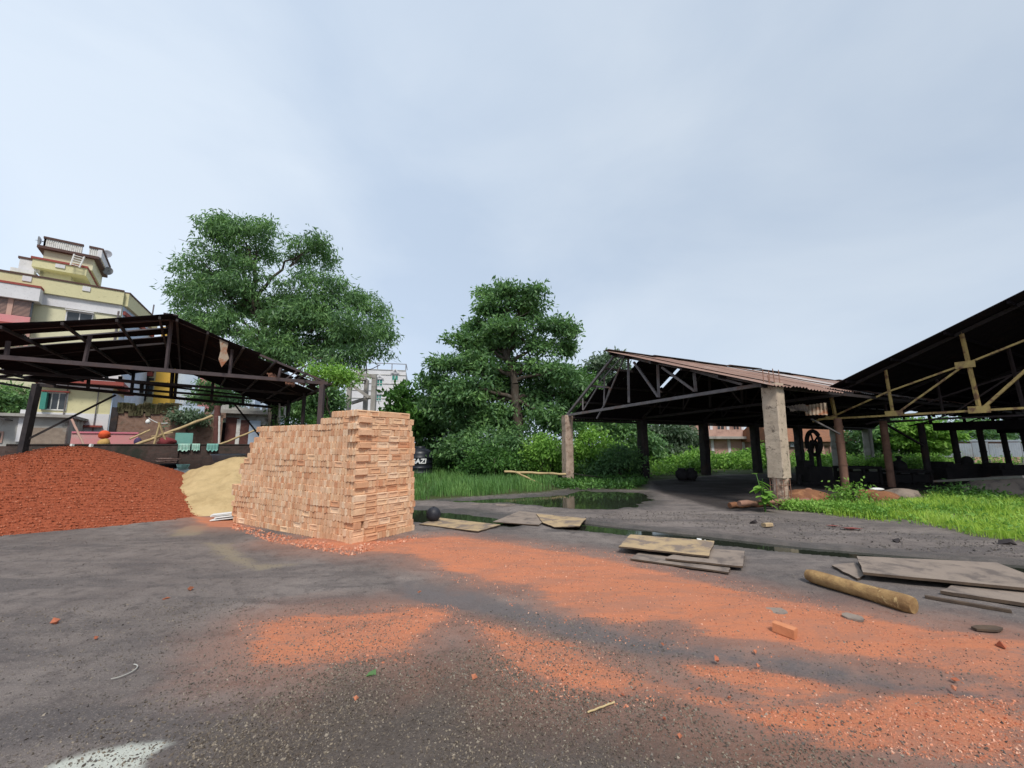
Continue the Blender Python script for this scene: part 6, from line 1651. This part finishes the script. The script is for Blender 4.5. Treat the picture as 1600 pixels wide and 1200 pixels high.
# poles and clay pipes at the foot of the chipped column
pole('rusty_pipe', G(1140, 790, .08), G(1215, 786, .08), .075, M['scrap_brown'], 'rusty pipe poking out left of the chipped column foot', 'pipe')
pole('rusty_pipe', G(1155, 787, .2), G(1262, 782, .16), .07, M['rust_pipe'], 'second rusty pipe resting on the first behind the broad leaved plant', 'pipe')
a = G(1264, 781, .0); c = D(1264, 769, a.y - .2); m = MB(); ax_ = Vector((.5, .8, -.1)).normalized()
m.lathe(c, [(.075, 0), (.075, .5), (.105, .5), (.12, .25), (.125, .04), (.12, 0), (.075, 0)], 20, axis=ax_); tag(m.build('clay_pipe', M['rust_pipe']), 'short dark clay pipe with its round mouth showing on a brown mound', 'pipe')
g = G(1262, 785); lump('brown_mound', (g.x + .1, g.y + .2, .0), .75, .45, .36, M['scrap_brown'], 'rust brown mound of scrap behind the chipped column under the clay pipe', 'mound', 4, amp=.3)
for i, (px, py, rx, lab) in enumerate(((1368, 781, .55, 'rusty brown sack lying between the two nearest rusty posts'), (1392, 784, .42, 'bright rust coloured sack in front of the other brown sacks'), (1420, 779, .60, 'dull brown sack at the foot of the second rusty post'))):
    g = G(px, py); lump('scrap_sack', (g.x, g.y + .2, .05), rx, .4, .24, M['scrap_brown'] if i < 2 else M['ply_grey'], lab, 'sack', 20 + i, amp=.3)
g = G(1371, 777); lump('pale_scrap', (g.x, g.y, .25), .22, .12, .05, M['litter_white'], 'pale flat scrap lying on the rusty brown sacks', 'scrap', 31)
g = G(1590, 778); lump('soil_heap', (g.x + .4, g.y + .3, .05), 1.6, 1.0, .62, M['ply_grey'], 'brown soil heap in the shade at the far right of the grass', 'heap', 33, n=26, amp=.2)
# machines in the dark of the steel shed
WM = G(1272, 757); W_ = thing('wheel_machine', 'black wheel standing on an iron machine behind the chipped column', 'machine', WM)
cw = D(1271, 692, WM.y); m = MB(); 
ring = []; nrm = Vector((.96, -.14, 0)).normalized(); sx_ = Vector((-nrm.y, nrm.x, 0)); RW = .50
for i in range(28):
    a = 2 * math.pi * i / 28; ring.append(cw + sx_ * (RW * math.cos(a)) + Vector((0, 0, RW * math.sin(a))))
m.tube(ring + [ring[0], ring[1]], .085, 8, caps=False); m.build('wheel', M['machine'], W_)
m = MB()
for i in range(5): a = 2 * math.pi * i / 5; m.beam(cw, cw + sx_ * (RW * math.cos(a)) + Vector((0, 0, RW * math.sin(a))), .05)
m.lathe(cw - nrm * .1, [(.01, 0), (.12, 0), (.12, .2), (.01, .2)], 12, axis=nrm); m.build('spokes', M['machine'], W_)
m = MB(); m.beam(Vector((cw.x, cw.y, .7)) + nrm * .14, cw + nrm * .14, .12); m.beam(Vector((cw.x, cw.y, .7)) - nrm * .14, cw - nrm * .14, .12)
m.box(Vector((WM.x + .05, WM.y, .42)), (.55, .1, 0), (-.05, .35, 0), (0, 0, .32)); m.box(Vector((WM.x - .3, WM.y, .86)), (.18, 0, 0), (0, .2, 0), (0, 0, .14)); m.beam((WM.x + .3, WM.y, .7), (WM.x + .85, WM.y - .1, .05), .08); m.beam((WM.x - .6, WM.y - .1, .4), (WM.x - .75, WM.y - .2, .0), .1)
m.box(Vector((WM.x, WM.y, .06)), (.7, .1, 0), (-.05, .42, 0), (0, 0, .06)); m.build('body', M['machine'], W_)
def bench(px0, px1, py, ptop, dep, label, name='work_bench'):
    a, b = G(px0, py), G(px1, py); b = a + AX * 0 + (b - a); h = D(px0, ptop, a.y).z; T = thing(name, label, 'bench', (a + b) / 2); m = MB(); u = (b - a).normalized(); w = Vector((-u.y, u.x, 0))
    m.box((a + b) / 2 + w * dep / 2 + Vector((0, 0, h)), u * ((b - a).length / 2), w * (dep / 2), Vector((0, 0, .05))); m.build('top', M['machine'], T)
    for t in (.04, .5, .96):
        for s in (.1, .9): q = a.lerp(b, t) + w * dep * s; l = MB(); l.beam(Vector((q.x, q.y, -.02)), Vector((q.x, q.y, h - .05)), .1); l.build('leg', M['machine'], T)
    l = MB(); l.box((a + b) / 2 + w * dep * .5 + Vector((0, 0, h * .45)), u * ((b - a).length * .44), w * dep * .4, Vector((0, 0, h * .3))); l.build('cupboard', M['machine'], T); return T, h, a, b, w
bench(1326, 1382, 757, 731, .8, 'dark iron bench between the two nearest rusty posts')
T_, h_, a_, b_, w_ = bench(1400, 1462, 757, 737, .8, 'dark iron bench carrying a bottle shaped valve')
p = a_.lerp(b_, .38) + w_ * .4; m = MB(); m.lathe(Vector((p.x, p.y, h_ + .05)), [(.01, 0), (.26, 0), (.24, .25), (.16, .36), (.07, .42), (.07, .5), (.13, .52), (.13, .57), (.02, .6)], 16); m.beam(p + Vector((-.3, 0, h_ + .38)), p + Vector((.2, 0, h_ + .38)), .06)
tag(m.build('iron_valve', M['machine']), 'black bottle shaped iron valve standing on a bench in the steel shed', 'valve')
def big_machine(px0, px1, py, ptop, label, seed):
    a, b = G(px0, py), G(px1, py); h = D(px0, ptop, a.y).z; T = thing('iron_machine', label, 'machine', (a + b) / 2); r = np.random.RandomState(seed); u = (b - a).normalized(); w = Vector((-u.y, u.x, 0)); L = (b - a).length
    m = MB(); m.box((a + b) / 2 + w * .5 + Vector((0, 0, h * .36)), u * L / 2, w * .45, Vector((0, 0, h * .36))); m.box((a + b) / 2 + w * .5 + Vector((0, 0, h * .80)), u * L * .42, w * .38, Vector((0, 0, h * .1))); m.build('body', M['machine'], T)
    m = MB(); m.box(a + u * L * .14 + w * .5 + Vector((0, 0, h * .86)), u * L * .10, w * .32, Vector((0, 0, h * .14))); m.build('head_box', M['machine'], T)
    m = MB(); c = a + u * L * .62 + w * .4 + Vector((0, 0, h)); m.lathe(c - w * .1, [(.01, 0), (.2, 0), (.24, .03), (.24, .12), (.2, .15), (.01, .15)], 16, axis=w); m.build('wheel', M['machine'], T)
    m = MB(); m.beam(a + u * L * .9 + w * .4 + Vector((0, 0, h * .8)), a + u * L * .95 + w * .2 + Vector((0, 0, h * 1.15)), .06); m.build('lever', M['machine'], T)
big_machine(1484, 1562, 757, 722, 'long black iron machine in the dark before the tin fence', 1)
big_machine(1572, 1680, 760, 724, 'black iron machine with a hand wheel at the far right of the steel shed', 2)
m = MB()
for (p_, q_) in (((1460, 752), (1600, 745)),): m.beam(G(*p_, .6), G(*q_, .9), .06)
tag(m.build('iron_bar', M['grey_steel']), 'thin iron bar leaning along the machines in the dark shed', 'bar')
for px, lab in ((1066, 'left of two dark round pots on the shed floor by the third column'), (1080, 'right of two dark round pots on the shed floor by the third column')):
    g = G(px, 750); m = MB(); m.lathe(g, [(.01, 0), (.18, 0), (.30, .18), (.28, .38), (.16, .50), (.20, .55), (.15, .54), (.02, .2)], 18); tag(m.build('dark_pot', M['machine']), lab, 'pot')

# ------------------------------------------------------------------ grit, chips and litter on the ground
def scatter(name, polys, n, s0, s1, mk, seed, label, cat, near=True):
    P = []; r = np.random.RandomState(seed)
    for i, (poly, f) in enumerate(polys): P.append(in_poly(int(n * f), poly, seed + i))
    q = np.concatenate(P); k = fbm(q[:, 0] * 1.6 + seed, q[:, 1] * 1.6, 4) + r.uniform(-.3, .3, len(q)); q = q[k > .47]
    z = ground_z(q[:, 0], q[:, 1]); d = np.hypot(q[:, 0], q[:, 1]); s = s0 + (s1 - s0) * r.rand(len(q)) ** 2.5
    V, Fq = chips(len(q), np.column_stack([q, z + s * .15]), s, seed, .45)
    return tag(np_mesh(name, V, Fq, M[mk], loc=(0, 0, 0)), label, cat, kind='stuff')
def wide(poly, d): return grow(poly, d)
scatter('dust_chips', [(wide(DUST[0], .5), .5), (wide(DUST[1], .2), .12), (wide(DUST[2], .2), .12), (DUST[3], .06), (DUST[4], .2)], 30000, .003, .013, 'chip_dust', 101, 'small brick chips and crumbs in the orange dust streaks', 'brick chips')
WHOLE = GP([(-60, 1215), (1660, 1215), (1660, 1000), (1250, 900), (900, 840), (640, 850), (480, 850), (330, 830), (-60, 850)])
NEAR = GP([(-60, 1215), (1660, 1215), (1660, 1040), (900, 960), (400, 930), (-60, 960)])
scatter('ground_grit', [(WHOLE, .5), (NEAR, .5)], 40000, .003, .012, 'chip_grey', 111, 'grey grit and small stones strewn over the ash ground', 'grit')
scatter('leaf_litter', [(LITTER[0], .5), (wide(LITTER[0], .8), .3), (NEAR, .2)], 80000, .002, .012, 'chip_pale', 121, 'pale wood chips and dry leaf bits in the foreground', 'litter')
scatter('foot_chips', [(GP([(365, 818), (430, 834), (545, 856), (650, 836), (650, 845), (548, 868), (420, 846), (360, 826)]), 1.0)], 3000, .006, .035, 'chip_dust', 131, 'brick crumbs along the foot of the brick stack', 'brick chips')
scatter('bank_grit', [(GP([(900, 812), (1060, 818), (1250, 846), (1500, 866), (1600, 872), (1600, 850), (1400, 830), (1250, 812), (1100, 800), (960, 800)]), 1.0)], 6000, .005, .03, 'chip_grey', 141, 'dark crumbs and clods along the far side of the drain', 'grit')
